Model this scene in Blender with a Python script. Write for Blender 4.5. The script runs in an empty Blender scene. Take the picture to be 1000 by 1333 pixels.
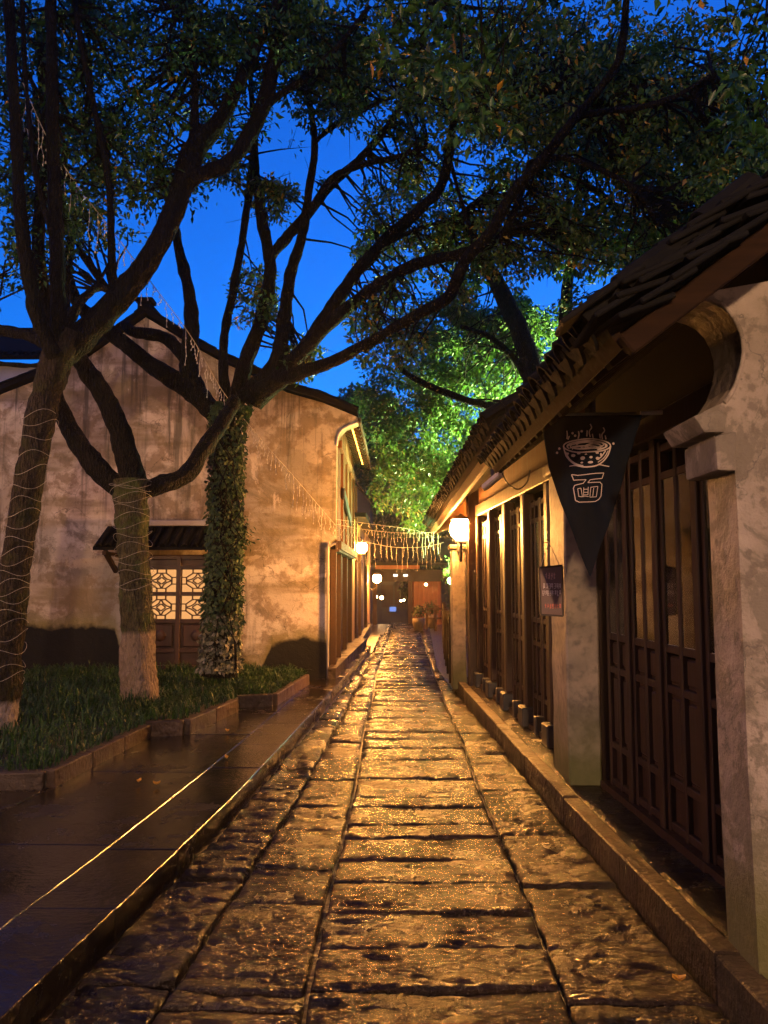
import bpy, bmesh, math, random
import numpy as np
from mathutils import Vector, Matrix, noise

random.seed(7)
RNG = np.random.default_rng(11)
scene = bpy.context.scene
COL = scene.collection
R = math.radians

# ------------------------------------------------------------------ camera
CAM = Vector((0.0, 0.0, 1.55))
YAW, PITCH, FPX = R(0.92), R(5.06), 1000.0
cd = bpy.data.cameras.new('camera'); cam = bpy.data.objects.new('camera', cd); COL.objects.link(cam)
cam.location = CAM; cam.rotation_euler = (R(90) + PITCH, 0, YAW)
cd.sensor_fit = 'VERTICAL'; cd.sensor_height = 36.0; cd.lens = 36.0 * FPX / 1333.0
cd.clip_start = 0.05; cd.clip_end = 3000
scene.camera = cam

# ------------------------------------------------------------------ sky, sun, exposure
SUN_EL, SUN_ROT = R(0.0), R(20)
w = bpy.data.worlds.new('World'); scene.world = w; w.use_nodes = True
nt = w.node_tree; nt.nodes.clear()
sky = nt.nodes.new('ShaderNodeTexSky'); sky.sky_type = 'NISHITA'; sky.sun_disc = False
sky.sun_elevation = SUN_EL; sky.sun_rotation = SUN_ROT; sky.ozone_density = 6.0; sky.air_density = 1.0; sky.dust_density = 0.2
tint = nt.nodes.new('ShaderNodeMix'); tint.data_type = 'RGBA'; tint.blend_type = 'MULTIPLY'
tint.inputs[0].default_value = 1.0; tint.inputs[7].default_value = (0.4, 0.95, 1.0, 1)
bg = nt.nodes.new('ShaderNodeBackground'); bg.inputs[1].default_value = 0.15
wo = nt.nodes.new('ShaderNodeOutputWorld')
nt.links.new(sky.outputs[0], tint.inputs[6]); nt.links.new(tint.outputs[2], bg.inputs[0]); nt.links.new(bg.outputs[0], wo.inputs[0])
sl = bpy.data.lights.new('dusk_sun', 'SUN'); sl.energy = 0.002; sl.angle = R(20); sl.color = (0.6, 0.75, 1.0)
so = bpy.data.objects.new('dusk_sun', sl); COL.objects.link(so); so.rotation_euler = (R(88), 0, R(160))

scene.view_settings.view_transform = 'Standard'; scene.view_settings.look = 'None'
scene.view_settings.exposure = 3.35; scene.view_settings.gamma = 1.0
scene.view_settings.use_curve_mapping = False
cy = scene.cycles
cy.use_denoising = True
try: cy.denoiser = 'OPENIMAGEDENOISE'
except Exception: pass
cy.use_adaptive_sampling = True; cy.adaptive_threshold = 0.025
cy.max_bounces = 4; cy.diffuse_bounces = 2; cy.glossy_bounces = 2; cy.transmission_bounces = 4; cy.transparent_max_bounces = 8
cy.sample_clamp_indirect = 4.0; cy.sample_clamp_direct = 0.0
cy.caustics_reflective = False; cy.caustics_refractive = False

# ------------------------------------------------------------------ places read off the photograph
FW = Vector((-math.sin(YAW) * math.cos(PITCH), math.cos(YAW) * math.cos(PITCH), math.sin(PITCH)))
RT = Vector((math.cos(YAW), math.sin(YAW), 0)); UP = RT.cross(FW)
def ray(px, py): return FW * FPX + RT * (px - 500.0) + UP * (666.5 - py)
def P(px, py, Y):
    r = ray(px, py); return CAM + r * ((Y - CAM.y) / r.y)
def PZ(px, py, z):
    r = ray(px, py); return CAM + r * ((z - CAM.z) / r.z)
def PX(px, py, X):
    r = ray(px, py); return CAM + r * ((X - CAM.x) / r.x)
def proj(p):
    d = Vector(p) - CAM; z = d.dot(FW)
    return 500 + FPX * d.dot(RT) / z, 666.5 - FPX * d.dot(UP) / z

# ------------------------------------------------------------------ mesh helpers
class MB:
    def __init__(s): s.v = []; s.f = []
    def add(s, vs, fs):
        o = len(s.v); s.v += [Vector(x) for x in vs]; s.f += [[i + o for i in f] for f in fs]
        return s
    def box(s, x0, x1, y0, y1, z0, z1, M=None):
        vs = [Vector(c) for c in ((x0,y0,z0),(x1,y0,z0),(x1,y1,z0),(x0,y1,z0),(x0,y0,z1),(x1,y0,z1),(x1,y1,z1),(x0,y1,z1))]
        if M is not None: vs = [M @ v for v in vs]
        return s.add(vs, [(0,3,2,1),(4,5,6,7),(0,1,5,4),(1,2,6,5),(2,3,7,6),(3,0,4,7)])
    def hexa(s, q0, q1):     # two quads (bottom, top), matching order
        return s.add(list(q0) + list(q1), [(0,3,2,1),(4,5,6,7),(0,1,5,4),(1,2,6,5),(2,3,7,6),(3,0,4,7)])
    def bar(s, a, b, wx, wz, up=(0,0,1)):
        a = Vector(a); b = Vector(b); d = (b - a).normalized(); up = Vector(up)
        sd = d.cross(up)
        if sd.length < 1e-4: sd = d.cross(Vector((1,0,0)))
        sd.normalize(); u = sd.cross(d)
        q = [(-wx/2,-wz/2),(wx/2,-wz/2),(wx/2,wz/2),(-wx/2,wz/2)]
        return s.add([a + sd*i + u*j for i,j in q] + [b + sd*i + u*j for i,j in q], [(0,3,2,1),(4,5,6,7),(0,1,5,4),(1,2,6,5),(2,3,7,6),(3,0,4,7)])
    def prism(s, poly, off):  # planar polygon (3D points) extruded by vector
        n = len(poly); off = Vector(off); a = [Vector(p) for p in poly]
        fs = [list(range(n)), list(range(2*n-1, n-1, -1))]
        for i in range(n):
            j = (i+1) % n; fs.append([i, i+n, j+n, j])
        return s.add(a + [p + off for p in a], fs)
    def tube(s, pts, rad, n=6, cap=True, wob=0.0, ws=1.0, ridge=0.0):
        pts = [Vector(p) for p in pts]; m = len(pts); o = len(s.v)
        ref = Vector((0.31, 0.17, 0.93)).normalized(); prev = None
        for i, p in enumerate(pts):
            t = (pts[min(i+1, m-1)] - pts[max(i-1, 0)])
            if t.length < 1e-9: t = Vector((0,0,1))
            t.normalize()
            if prev is None:
                x = t.cross(ref)
                if x.length < 1e-3: x = t.cross(Vector((1,0,0)))
            else: x = prev - t * prev.dot(t)
            x.normalize(); prev = x; y = t.cross(x)
            r = rad[i] if isinstance(rad, (list, tuple)) else rad
            for k in range(n):
                a = 2*math.pi*k/n; dr = x*math.cos(a) + y*math.sin(a)
                rr = r
                if wob: rr = r * (1 + wob * noise.noise((p + dr*r) * ws) + 0.5*wob*noise.noise((p + dr*r) * ws * 3.1))
                if ridge:
                    q = p + dr*r; rr += ridge*(abs(noise.noise(Vector((q.x*24, q.y*24, q.z*4.5))))*1.6-.5) + ridge*.8*noise.noise(q*13) + ridge*2.2*max(0, noise.noise(q*3.1)-.35)
                s.v.append(p + dr*rr)
        for i in range(m-1):
            for k in range(n):
                k2 = (k+1) % n
                s.f.append([o+i*n+k, o+i*n+k2, o+(i+1)*n+k2, o+(i+1)*n+k])
        if cap:
            s.f.append([o+k for k in range(n-1, -1, -1)]); s.f.append([o+(m-1)*n+k for k in range(n)])
        return s
    def lathe(s, c, prof, n=12):   # profile (r, z) about vertical through c
        c = Vector(c); o = len(s.v); m = len(prof)
        for r, z in prof:
            for k in range(n):
                a = 2*math.pi*k/n; s.v.append(c + Vector((r*math.cos(a), r*math.sin(a), z)))
        for i in range(m-1):
            for k in range(n):
                k2 = (k+1) % n; s.f.append([o+i*n+k, o+i*n+k2, o+(i+1)*n+k2, o+(i+1)*n+k])
        s.f.append([o+k for k in range(n-1,-1,-1)]); s.f.append([o+(m-1)*n+k for k in range(n)])
        return s
    def mesh(s, name, bevel=0.0, smooth=False, seg=1):
        me = bpy.data.meshes.new(name); me.from_pydata([tuple(v) for v in s.v], [], s.f)
        bm = bmesh.new(); bm.from_mesh(me)
        if bevel > 0:
            es = [e for e in bm.edges if len(e.link_faces) == 2 and e.calc_face_angle(0) > 0.6]
            bmesh.ops.bevel(bm, geom=es, offset=bevel, segments=seg, affect='EDGES', profile=0.6)
        bmesh.ops.recalc_face_normals(bm, faces=bm.faces)
        bm.to_mesh(me); bm.free()
        if smooth:
            me.polygons.foreach_set('use_smooth', [True]*len(me.polygons))
        return me
    def build(s, name, mat, parent=None, bevel=0.0, smooth=False, seg=1):
        return link(name, s.mesh(name, bevel, smooth, seg), mat, parent)

def wm(o):
    m = o.matrix_basis.copy()
    if o.parent: m = wm(o.parent) @ o.matrix_parent_inverse @ m
    return m
def setparent(o, p):
    o.parent = p; o.matrix_parent_inverse = wm(p).inverted()
def link(name, me, mat, parent=None, M=None):
    o = bpy.data.objects.new(name, me); COL.objects.link(o)
    if mat is not None and len(me.materials) == 0: me.materials.append(mat)
    if M is not None: o.matrix_basis = M
    if parent is not None: setparent(o, parent)
    return o
def tag(o, label=None, cat=None, group=None, kind=None):
    if label: o['label'] = label
    if cat: o['category'] = cat
    if group: o['group'] = group
    if kind: o['kind'] = kind
    return o
def thing(name, loc, label, cat, group=None):
    o = bpy.data.objects.new(name, None); COL.objects.link(o); o.location = loc
    o.empty_display_size = 0.1
    return tag(o, label, cat, group)
def structure(name, loc=None, mb=None, mat=None):
    if mb is not None: o = mb.build(name, mat)
    else:
        o = bpy.data.objects.new(name, None); COL.objects.link(o); o.location = loc or (0,0,0)
    o['kind'] = 'structure'; return o
def catmull(pts, sub):
    out = []; n = len(pts)
    for i in range(n-1):
        p0, p1, p2, p3 = pts[max(i-1,0)], pts[i], pts[i+1], pts[min(i+2,n-1)]
        for k in range(sub):
            t = k/sub
            out.append(tuple(0.5*((2*b) + (c-a)*t + (2*a-5*b+4*c-d)*t*t + (3*b-a-3*c+d)*t**3) for a,b,c,d in zip(p0,p1,p2,p3)))
    out.append(tuple(pts[-1])); return out

# ------------------------------------------------------------------ materials
def lin(h):
    h = h.lstrip('#'); c = [int(h[i:i+2],16)/255 for i in (0,2,4)]
    return tuple(x/12.92 if x <= .04045 else ((x+.055)/1.055)**2.4 for x in c) + (1,)
class NT:
    def __init__(s, name):
        s.m = bpy.data.materials.new(name); s.m.use_nodes = True; s.t = s.m.node_tree
        s.b = s.t.nodes['Principled BSDF']; s.out = s.t.nodes['Material Output']
        g = s.t.nodes.new('ShaderNodeNewGeometry'); s.pos = g.outputs['Position']; s.geo = g
    def n(s, ty, **kw):
        x = s.t.nodes.new('ShaderNode' + ty)
        for k, v in kw.items(): setattr(x, k, v)
        return x
    def l(s, a, b): s.t.links.new(a, b)
    def val(s, inp, v):
        if isinstance(v, bpy.types.NodeSocket): s.l(v, inp)
        else: inp.default_value = v
    def scale(s, vec, sc):
        x = s.n('Mapping'); s.l(vec, x.inputs[0]); x.inputs['Scale'].default_value = sc; return x.outputs[0]
    def noise(s, scale, detail=4, rough=.55, vec=None, dist=0):
        x = s.n('TexNoise'); s.l(vec or s.pos, x.inputs['Vector']); x.inputs['Scale'].default_value = scale
        x.inputs['Detail'].default_value = detail; x.inputs['Roughness'].default_value = rough; x.inputs['Distortion'].default_value = dist
        return x.outputs[0]
    def voro(s, scale, vec=None, feat='F1', out='Distance'):
        x = s.n('TexVoronoi', feature=feat); s.l(vec or s.pos, x.inputs['Vector']); x.inputs['Scale'].default_value = scale
        return x.outputs[out]
    def ramp(s, fac, stops):
        x = s.n('ValToRGB'); s.l(fac, x.inputs[0]); e = x.color_ramp.elements
        while len(e) < len(stops): e.new(0.5)
        for k, (p, c) in enumerate(stops):
            e[k].position = p; e[k].color = c if len(c) == 4 else tuple(c) + (1,)
        return x.outputs[0]
    def mr(s, v, a, b, c=0.0, d=1.0, smooth=False):
        x = s.n('MapRange'); s.val(x.inputs[0], v)
        if smooth: x.interpolation_type = 'SMOOTHSTEP'
        for i, q in enumerate((a,b,c,d)): s.val(x.inputs[i+1], q)
        return x.outputs[0]
    def math(s, op, a, b=0.0, clamp=False):
        x = s.n('Math', operation=op, use_clamp=clamp); s.val(x.inputs[0], a); s.val(x.inputs[1], b); return x.outputs[0]
    def mix(s, f, a, b, mode='MIX'):
        x = s.n('Mix', data_type='RGBA', blend_type=mode); s.val(x.inputs[0], f)
        for i, q in ((6,a),(7,b)):
            if isinstance(q, tuple) and len(q) == 3: q = q + (1,)
            s.val(x.inputs[i], q)
        return x.outputs[2]
    def xyz(s, v=None):
        x = s.n('SeparateXYZ'); s.l(v or s.pos, x.inputs[0]); return x.outputs
    def bump(s, h, strength, dist, prev=None):
        x = s.n('Bump'); s.l(h, x.inputs['Height']); x.inputs['Strength'].default_value = strength; x.inputs['Distance'].default_value = dist
        if prev is not None: s.l(prev, x.inputs['Normal'])
        return x.outputs[0]
    def set(s, color=None, rough=None, spec=None, normal=None, metal=None):
        if color is not None: s.val(s.b.inputs['Base Color'], color if not (isinstance(color, tuple) and len(color) == 3) else color + (1,))
        if rough is not None: s.val(s.b.inputs['Roughness'], rough)
        if spec is not None: s.b.inputs['Specular IOR Level'].default_value = spec
        if normal is not None: s.l(normal, s.b.inputs['Normal'])
        if metal is not None: s.b.inputs['Metallic'].default_value = metal
        return s.m

MAT = {}
def wet_stone(name, c0, c1, r0, r1, b1, b2, fs=1.0, var=1.0):
    t = NT(name); rnd = t.n('ObjectInfo').outputs['Random']; r2 = t.math('FRACT', t.math('MULTIPLY', rnd, 17.31)); r3 = t.math('FRACT', t.math('MULTIPLY', rnd, 53.7))
    st = t.scale(t.pos, (1.0, 1.9, 1.0))
    big = t.noise(2.2, 3); mid = t.noise(14*fs, 7, .66, st, .5); fine = t.noise(70*fs, 5, .65); pits = t.voro(24*fs, st); grit = t.voro(110*fs)
    wear = t.mr(t.noise(3.1, 5, .6), .46, .58)                       # worn smooth or still rough
    col = t.mix(t.mr(mid, .3, .7), c0, c1)
    col = t.mix(t.math('MULTIPLY', r2, .6*var), col, (c1[0]*1.1, c1[1]*.72, c1[2]*.5)); col = t.mix(t.math('MULTIPLY', r3, .55*var), col, (c0[0]*.4, c0[1]*.4, c0[2]*.42))
    col = t.mix(t.mr(big, .45, .6, 0, .6*var), col, (c0[0]*.35, c0[1]*.35, c0[2]*.35))
    ro = t.mr(t.math('ADD', t.math('MULTIPLY', big, .45), t.math('ADD', t.math('MULTIPLY', fine, .25), t.math('MULTIPLY', rnd, .3*var))), .3, .75, r0, r1)
    ro = t.math('ADD', ro, t.mr(t.noise(2.6, 6, .7), .52, .60, 0, .22*var))
    hm = t.math('MULTIPLY', mid, t.mr(wear, 0, 1, .35, 1.0)); hf = t.math('MULTIPLY', fine, t.mr(wear, 0, 1, .45, 1.0))
    n1 = t.bump(hm, b1, .06); n2 = t.bump(pits, b1*.55, .03, n1); n3 = t.bump(hf, b2, .02, n2); n4 = t.bump(grit, b2*.5, .006, n3)
    MAT[name] = t.set(col, ro, .5 if b2 < .3 else .24, n4)
wet_stone('paving_stone', (.009,.007,.005), (.034,.026,.018), .09, .26, .5, .8)
wet_stone('rough_stone', (.008,.0065,.005), (.026,.020,.014), .09, .28, .75, .9, .8)
wet_stone('smooth_slab', (.008,.0065,.0054), (.024,.019,.0145), .04, .15, .07, .09, 1.0, 1.0)
wet_stone('kerb_stone', (.028,.020,.011), (.075,.053,.029), .35, .65, .6, .6, 1.0, 1.0)
wet_stone('planter_stone', (.035,.025,.017), (.085,.06,.042), .3, .6, .5, .5, 1.0, .6)
t = NT('wet_earth'); n_ = t.noise(22, 6)
MAT['earth'] = t.set(t.mix(n_, (.012,.010,.008), (.04,.032,.024)), .3, .5, t.bump(n_, .8, .03))

# old lime plaster of the gable house
t = NT('old_plaster'); x, y, z = t.xyz()
warp = t.noise(1.3, 5, .6); big = t.noise(.55, 4, .6); mid = t.noise(3.2, 6, .65); fine = t.noise(40, 5)
streak = t.noise(1.0, 5, .6, t.scale(t.pos, (2.6, 2.6, .22)))
band = t.noise(1.0, 4, .6, t.scale(t.pos, (.35, .35, 1.9)))
col = t.mix(t.mr(big, .38, .62), (.27,.225,.165), (.47,.415,.335))
wv = t.n('VectorMath', operation='ADD'); t.l(t.pos, wv.inputs[0])
cn = t.n('TexNoise'); t.l(t.pos, cn.inputs['Vector']); cn.inputs['Scale'].default_value = 2.2; cn.inputs['Detail'].default_value = 6
sc_ = t.n('VectorMath', operation='SCALE'); t.l(cn.outputs[1], sc_.inputs[0]); sc_.inputs['Scale'].default_value = .8; t.l(sc_.outputs[0], wv.inputs[1])
vp = t.n('TexVoronoi'); vp.inputs['Scale'].default_value = .8; t.l(wv.outputs[0], vp.inputs['Vector']); pv = t.xyz(vp.outputs['Color'])[0]
col = t.mix(t.mr(pv, .70, .72, 0, .6), col, (.50,.42,.34)); col = t.mix(t.mr(pv, .2, .17, 0, .6), col, (.21,.19,.15))
col = t.mix(t.mr(mid, .49, .58, 0, .7), col, (.15,.105,.055))
col = t.mix(t.mr(t.noise(1.0, 7, .72, None, .9), .50, .57, 0, .65), col, (.125,.10,.065))
col = t.mix(t.mr(band, .54, .62, 0, .7), col, (.15,.115,.055))
col = t.mix(t.mr(t.noise(15, 6, .75), .56, .68, 0, .65), col, (.11,.085,.05))
col = t.mix(t.mr(t.noise(1.6, 7, .7, t.scale(t.pos, (1,1,.8)), .5), .40, .36, 0, .6), col, (.50,.44,.37))
col = t.mix(t.mr(streak, .55, .64, 0, .75), col, (.05,.046,.027))
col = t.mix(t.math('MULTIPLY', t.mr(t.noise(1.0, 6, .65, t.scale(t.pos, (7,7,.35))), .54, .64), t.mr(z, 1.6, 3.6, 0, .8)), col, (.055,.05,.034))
crk = t.voro(1.1, wv.outputs[0], 'DISTANCE_TO_EDGE'); col = t.mix(t.math('MULTIPLY', t.mr(crk, .008, .002, 0, .7), t.mr(big, .5, .56)), col, (.06,.05,.035))
# damp, mossy foot of the wall
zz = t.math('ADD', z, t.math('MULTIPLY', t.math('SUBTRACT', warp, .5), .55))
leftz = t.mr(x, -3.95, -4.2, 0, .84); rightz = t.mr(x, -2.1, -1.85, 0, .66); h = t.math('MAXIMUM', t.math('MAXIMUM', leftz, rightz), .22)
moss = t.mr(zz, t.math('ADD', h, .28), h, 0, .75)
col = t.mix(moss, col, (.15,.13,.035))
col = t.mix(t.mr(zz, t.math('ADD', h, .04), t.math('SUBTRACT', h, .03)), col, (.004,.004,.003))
MAT['old_plaster'] = t.set(col, .8, .25, t.bump(fine, .35, .012, t.bump(mid, .5, .04, t.bump(pv, .3, .012))))

t = NT('corner_plaster'); x, y, z = t.xyz(); big = t.noise(3.2, 5, .6); mid = t.noise(11, 6, .6); fine = t.noise(90, 4); pit = t.voro(17)
wv = t.n('VectorMath', operation='ADD'); t.l(t.pos, wv.inputs[0]); cn = t.n('TexNoise'); t.l(t.pos, cn.inputs['Vector']); cn.inputs['Scale'].default_value = 5; cn.inputs['Detail'].default_value = 5
t.l(cn.outputs[1], wv.inputs[1]); cr = t.voro(1.5, wv.outputs[0], 'DISTANCE_TO_EDGE')
col = t.mix(t.mr(big, .35, .65), (.30,.25,.215), (.18,.148,.12)); col = t.mix(t.mr(mid, .52, .60, 0, .7), col, (.10,.08,.062)); col = t.mix(t.mr(t.noise(2.1, 7, .72, None, .9), .5, .54, 0, .7), col, (.11,.093,.072)); col = t.mix(t.mr(t.noise(30, 6, .75), .58, .68, 0, .6), col, (.10,.085,.07))
col = t.mix(t.mr(pit, .10, .05, 0, .8), col, (.09,.08,.07)); col = t.mix(t.math('MULTIPLY', t.mr(cr, .012, .003, 0, .8), t.mr(big, .45, .55)), col, (.08,.07,.06))
zz = t.math('ADD', z, t.math('MULTIPLY', big, -.5)); col = t.mix(t.mr(zz, .45, .02, 0, .9), col, (.09,.085,.025))
MAT['corner_plaster'] = t.set(col, .75, .3, t.bump(fine, .5, .006, t.bump(mid, .8, .02)))

t = NT('weathered_post'); x, y, z = t.xyz(); big = t.noise(4, 5, .6); mid = t.noise(16, 5, .6)
col = t.mix(t.mr(big, .35, .65), (.26,.21,.16), (.13,.11,.09)); col = t.mix(t.mr(mid, .5, .7, 0, .6), col, (.08,.07,.06))
zz = t.math('ADD', z, t.math('MULTIPLY', big, -.4)); col = t.mix(t.mr(zz, .5, .05, 0, .9), col, (.075,.08,.02))
MAT['post_stone'] = t.set(col, .65, .3, t.bump(mid, .5, .01))

def wood(name, c0, c1, rough, axis='z', spec=.4):
    t = NT(name); s = {'z': (14,14,1.2), 'y': (14,1.2,14), 'x': (1.2,14,14)}[axis]
    g = t.noise(2.2, 6, .6, t.scale(t.pos, s)); w_ = t.noise(2.0, 4)
    rnd = t.n('ObjectInfo').outputs['Random']
    col = t.mix(t.mr(g, .3, .7), c0, c1); col = t.mix(t.mr(w_, .5, .75, 0, .5), col, (c0[0]*.5, c0[1]*.5, c0[2]*.5))
    col = t.mix(t.mr(rnd, 0, 1, 0, .35), col, (c1[0]*.6, c1[1]*.6, c1[2]*.6))
    MAT[name] = t.set(col, t.mr(g, .3, .7, rough*.8, rough*1.3), spec, t.bump(g, .35, .004))
wood('door_wood', (.018,.008,.0045), (.05,.0215,.0115), .45, 'z', .3)
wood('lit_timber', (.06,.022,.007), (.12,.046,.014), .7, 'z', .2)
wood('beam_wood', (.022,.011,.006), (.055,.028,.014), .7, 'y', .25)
wood('barge_wood', (.009,.005,.003), (.024,.013,.008), .9, 'x', .05)
wood('red_timber', (.14,.045,.016), (.24,.085,.03), .6)
wood('sign_board', (.16,.09,.08), (.22,.125,.11), .5, 'x')

t = NT('roof_tile'); n_ = t.noise(9, 5); rnd = t.n('ObjectInfo').outputs['Random']
col = t.mix(n_, (.003,.0032,.0038), (.010,.0098,.0104)); col = t.mix(t.mr(rnd, 0, 1, 0, .5), col, (.005,.0049,.0045))
MAT['tile'] = t.set(col, .9, .05, t.bump(t.noise(40, 6), .6, .008))
t = NT('lime_ridge'); n_ = t.noise(8, 5); MAT['ridge'] = t.set(t.mix(n_, (.22,.2,.18), (.42,.4,.37)), .8, .2, t.bump(n_, .3, .01))

def bark(name, c0, c1, wash=None):
    t = NT(name); x, y, z = t.xyz()
    v = t.scale(t.pos, (1,1,.3)); a = t.noise(42, 7, .7, v, .8); b = t.voro(48, v); c = t.noise(3.5, 6, .65)
    col = t.mix(t.mr(a, .35, .65), c0, c1); col = t.mix(t.mr(c, .5, .6, 0, .6), col, (c1[0]*.75, c1[1]*1.15, c1[2]*.5)); col = t.mix(t.mr(t.noise(9, 6, .7), .56, .66, 0, .5), col, (c1[0]*1.5, c1[1]*1.5, c1[2]*1.45))
    if wash:
        m_ = t.math('MULTIPLY', t.mr(t.math('ADD', z, t.math('MULTIPLY', c, .12)), wash[0], wash[0]-.05), t.mr(a, .3, .5, .35, 1))
        col = t.mix(m_, col, wash[1])
    MAT[name] = t.set(col, .75, .12, t.bump(b, .9, .04, t.bump(a, 1.0, .06)))
bark('bark_dark', (.003,.0025,.002), (.010,.0078,.0056))
bark('bark_grey', (.028,.024,.013), (.10,.088,.048), (1.08, (.26,.195,.145)))
bark('bark_leaning', (.013,.010,.007), (.045,.033,.021), (.55, (.34,.28,.24)))

def leaf(name, stops, trans=.35, rough=.4):
    t = NT(name); a = t.n('Attribute', attribute_name='tint').outputs['Fac']
    col = t.ramp(a, stops); t.set(col, rough, .4)
    tr = t.n('BsdfTranslucent'); t.l(t.mix(1.0, col, (1.0,1.15,.5,1), 'MULTIPLY'), tr.inputs[0])
    mx = t.n('MixShader'); mx.inputs[0].default_value = trans; t.l(t.b.outputs[0], mx.inputs[1]); t.l(tr.outputs[0], mx.inputs[2]); t.l(mx.outputs[0], t.out.inputs[0])
    MAT[name] = t.m
leaf('leaf_camphor', [(0,(.014,.045,.012)), (.5,(.026,.080,.02)), (.93,(.05,.115,.026)), (.97,(.33,.17,.02))])
leaf('leaf_olive', [(0,(.026,.065,.016)), (.5,(.05,.115,.024)), (.9,(.10,.15,.032)), (.965,(.34,.20,.03))])
leaf('leaf_fresh', [(0,(.035,.075,.02)), (.5,(.06,.12,.03)), (1,(.11,.17,.04))], .45)
leaf('leaf_ivy', [(0,(.015,.035,.012)), (.6,(.03,.06,.018)), (.9,(.045,.075,.02)), (1,(.06,.09,.03))], .2, .65)
leaf('leaf_pale_ivy', [(0,(.03,.04,.022)), (.5,(.09,.095,.06)), (1,(.24,.22,.16))], .2, .5)
leaf('grass_blade', [(0,(.005,.022,.004)), (.6,(.012,.045,.008)), (1,(.03,.075,.014))], .25, .6)
leaf('leaf_fallen', [(0,(.42,.20,.03)), (1,(.55,.30,.05))], .2, .4)

def emit(name, c, s):
    t = NT(name); e = t.n('Emission'); e.inputs[0].default_value = c + (1,); e.inputs[1].default_value = s
    t.l(e.outputs[0], t.out.inputs[0]); MAT[name] = t.m
emit('lamp_glow_warm', (1.0,.40,.08), 200)
emit('lamp_glow_left', (1.0,.38,.07), 120)
emit('lamp_glow_side', (1.0,.53,.25), 88)
emit('lamp_glow_white', (1.0,.60,.33), 430)
emit('lamp_glow_far', (1.0,.55,.2), 9)
emit('led_strip', (1.0,.34,.03), 2.2)
emit('window_glow', (1.0,.46,.15), .092)
emit('flood_green', (.45,1.0,.25), 12)
emit('blue_sign_glow', (.25,.4,1.0), .08)
emit('small_glow', (1.0,.75,.45), 1.0)
emit('room_glow', (1.0,.55,.22), 1.6)

def plain(name, c, rough=.5, spec=.4, metal=0, var=.3, sc=12):
    t = NT(name); n_ = t.noise(sc, 5)
    MAT[name] = t.set(t.mix(n_, tuple(v*(1-var) for v in c), tuple(v*(1+var) for v in c)), rough, spec, t.bump(n_, .15, .004), metal)
plain('iron', (.02,.02,.02), .45, .5)
plain('wire_white', (.26,.23,.19), .5)
plain('bulb_clear', (.42,.38,.32), .4)
plain('flag_cloth', (.003,.0055,.0115), .9, .1, 0, .25, 40)
plain('flag_print', (.50,.40,.37), .9, .1, 0, .08)
plain('sign_pink', (.7,.36,.32), .8); plain('sign_red', (.75,.2,.13), .8); plain('sign_white', (.75,.6,.55), .8)
plain('pvc', (.62,.55,.52), .4)
plain('pale_reflection', (.74,.76,.82), .9, .1, 0, .2, 5)
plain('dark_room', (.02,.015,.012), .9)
plain('grey_metal', (.25,.22,.19), .4)
plain('dark_plaster', (.055,.05,.045), .85, .2, 0, .5, 3)
plain('pale_plaster', (.50,.45,.42), .85, .2, 0, .25, 2)
plain('ochre_plaster', (.45,.28,.11), .8, .25, 0, .4, 3)
plain('clay_pot', (.10,.08,.06), .5)
plain('far_foliage', (.02,.03,.015), .8)
t = NT('door_glass'); gl = t.n('BsdfGlossy'); gl.inputs['Roughness'].default_value = .06; tp = t.n('BsdfTransparent'); tp.inputs[0].default_value = (.93,.92,.90,1)
fr = t.n('Fresnel'); fr.inputs[0].default_value = 1.5; mx = t.n('MixShader'); t.l(t.math('ADD', fr.outputs[0], .06, True), mx.inputs[0]); t.l(tp.outputs[0], mx.inputs[1]); t.l(gl.outputs[0], mx.inputs[2]); t.l(mx.outputs[0], t.out.inputs[0]); MAT['glass'] = t.m

# ================================================================== SETTING
def interp(tab, y):
    if y <= tab[0][0]: (a, xa), (b, xb) = tab[0], tab[1]
    elif y >= tab[-1][0]: (a, xa), (b, xb) = tab[-2], tab[-1]
    else:
        for k in range(len(tab)-1):
            if tab[k][0] <= y <= tab[k+1][0]: (a, xa), (b, xb) = tab[k], tab[k+1]; break
    return xa + (xb-xa)*(y-a)/(b-a)
LEDGE = [(-4,-1.75),(2.7,-1.29),(5.05,-1.09),(7.4,-.96),(10.7,-.81),(17.2,-.55),(27,-.45)]
RKERB = [(-4,1.56),(2.7,1.26),(5.4,1.11),(11.8,.846),(14,.78),(27,1.2)]
Lx = lambda y: interp(LEDGE, y); Rx = lambda y: interp(RKERB, y)
SW_L, SW_R = 0.11, 0.15

# ground: one sheet that falls away past the gate and reaches the horizon
g = MB(); ys = [-300,-30,-6,0,10,20,28.5,32,60,600]; zs = [-.05,-.05,-.05,-.05,-.05,-.05,-.06,-1.1,-1.2,-1.2]; xs = [-500,-60,-12,0,12,60,500]
for yy, zz in zip(ys, zs):
    for xx in xs: g.v.append(Vector((xx, yy, zz)))
for j in range(len(ys)-1):
    for i in range(len(xs)-1):
        a = j*len(xs)+i; g.f.append([a, a+1, a+1+len(xs), a+len(xs)])
structure('ground', mb=g, mat=MAT['earth'])

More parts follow.
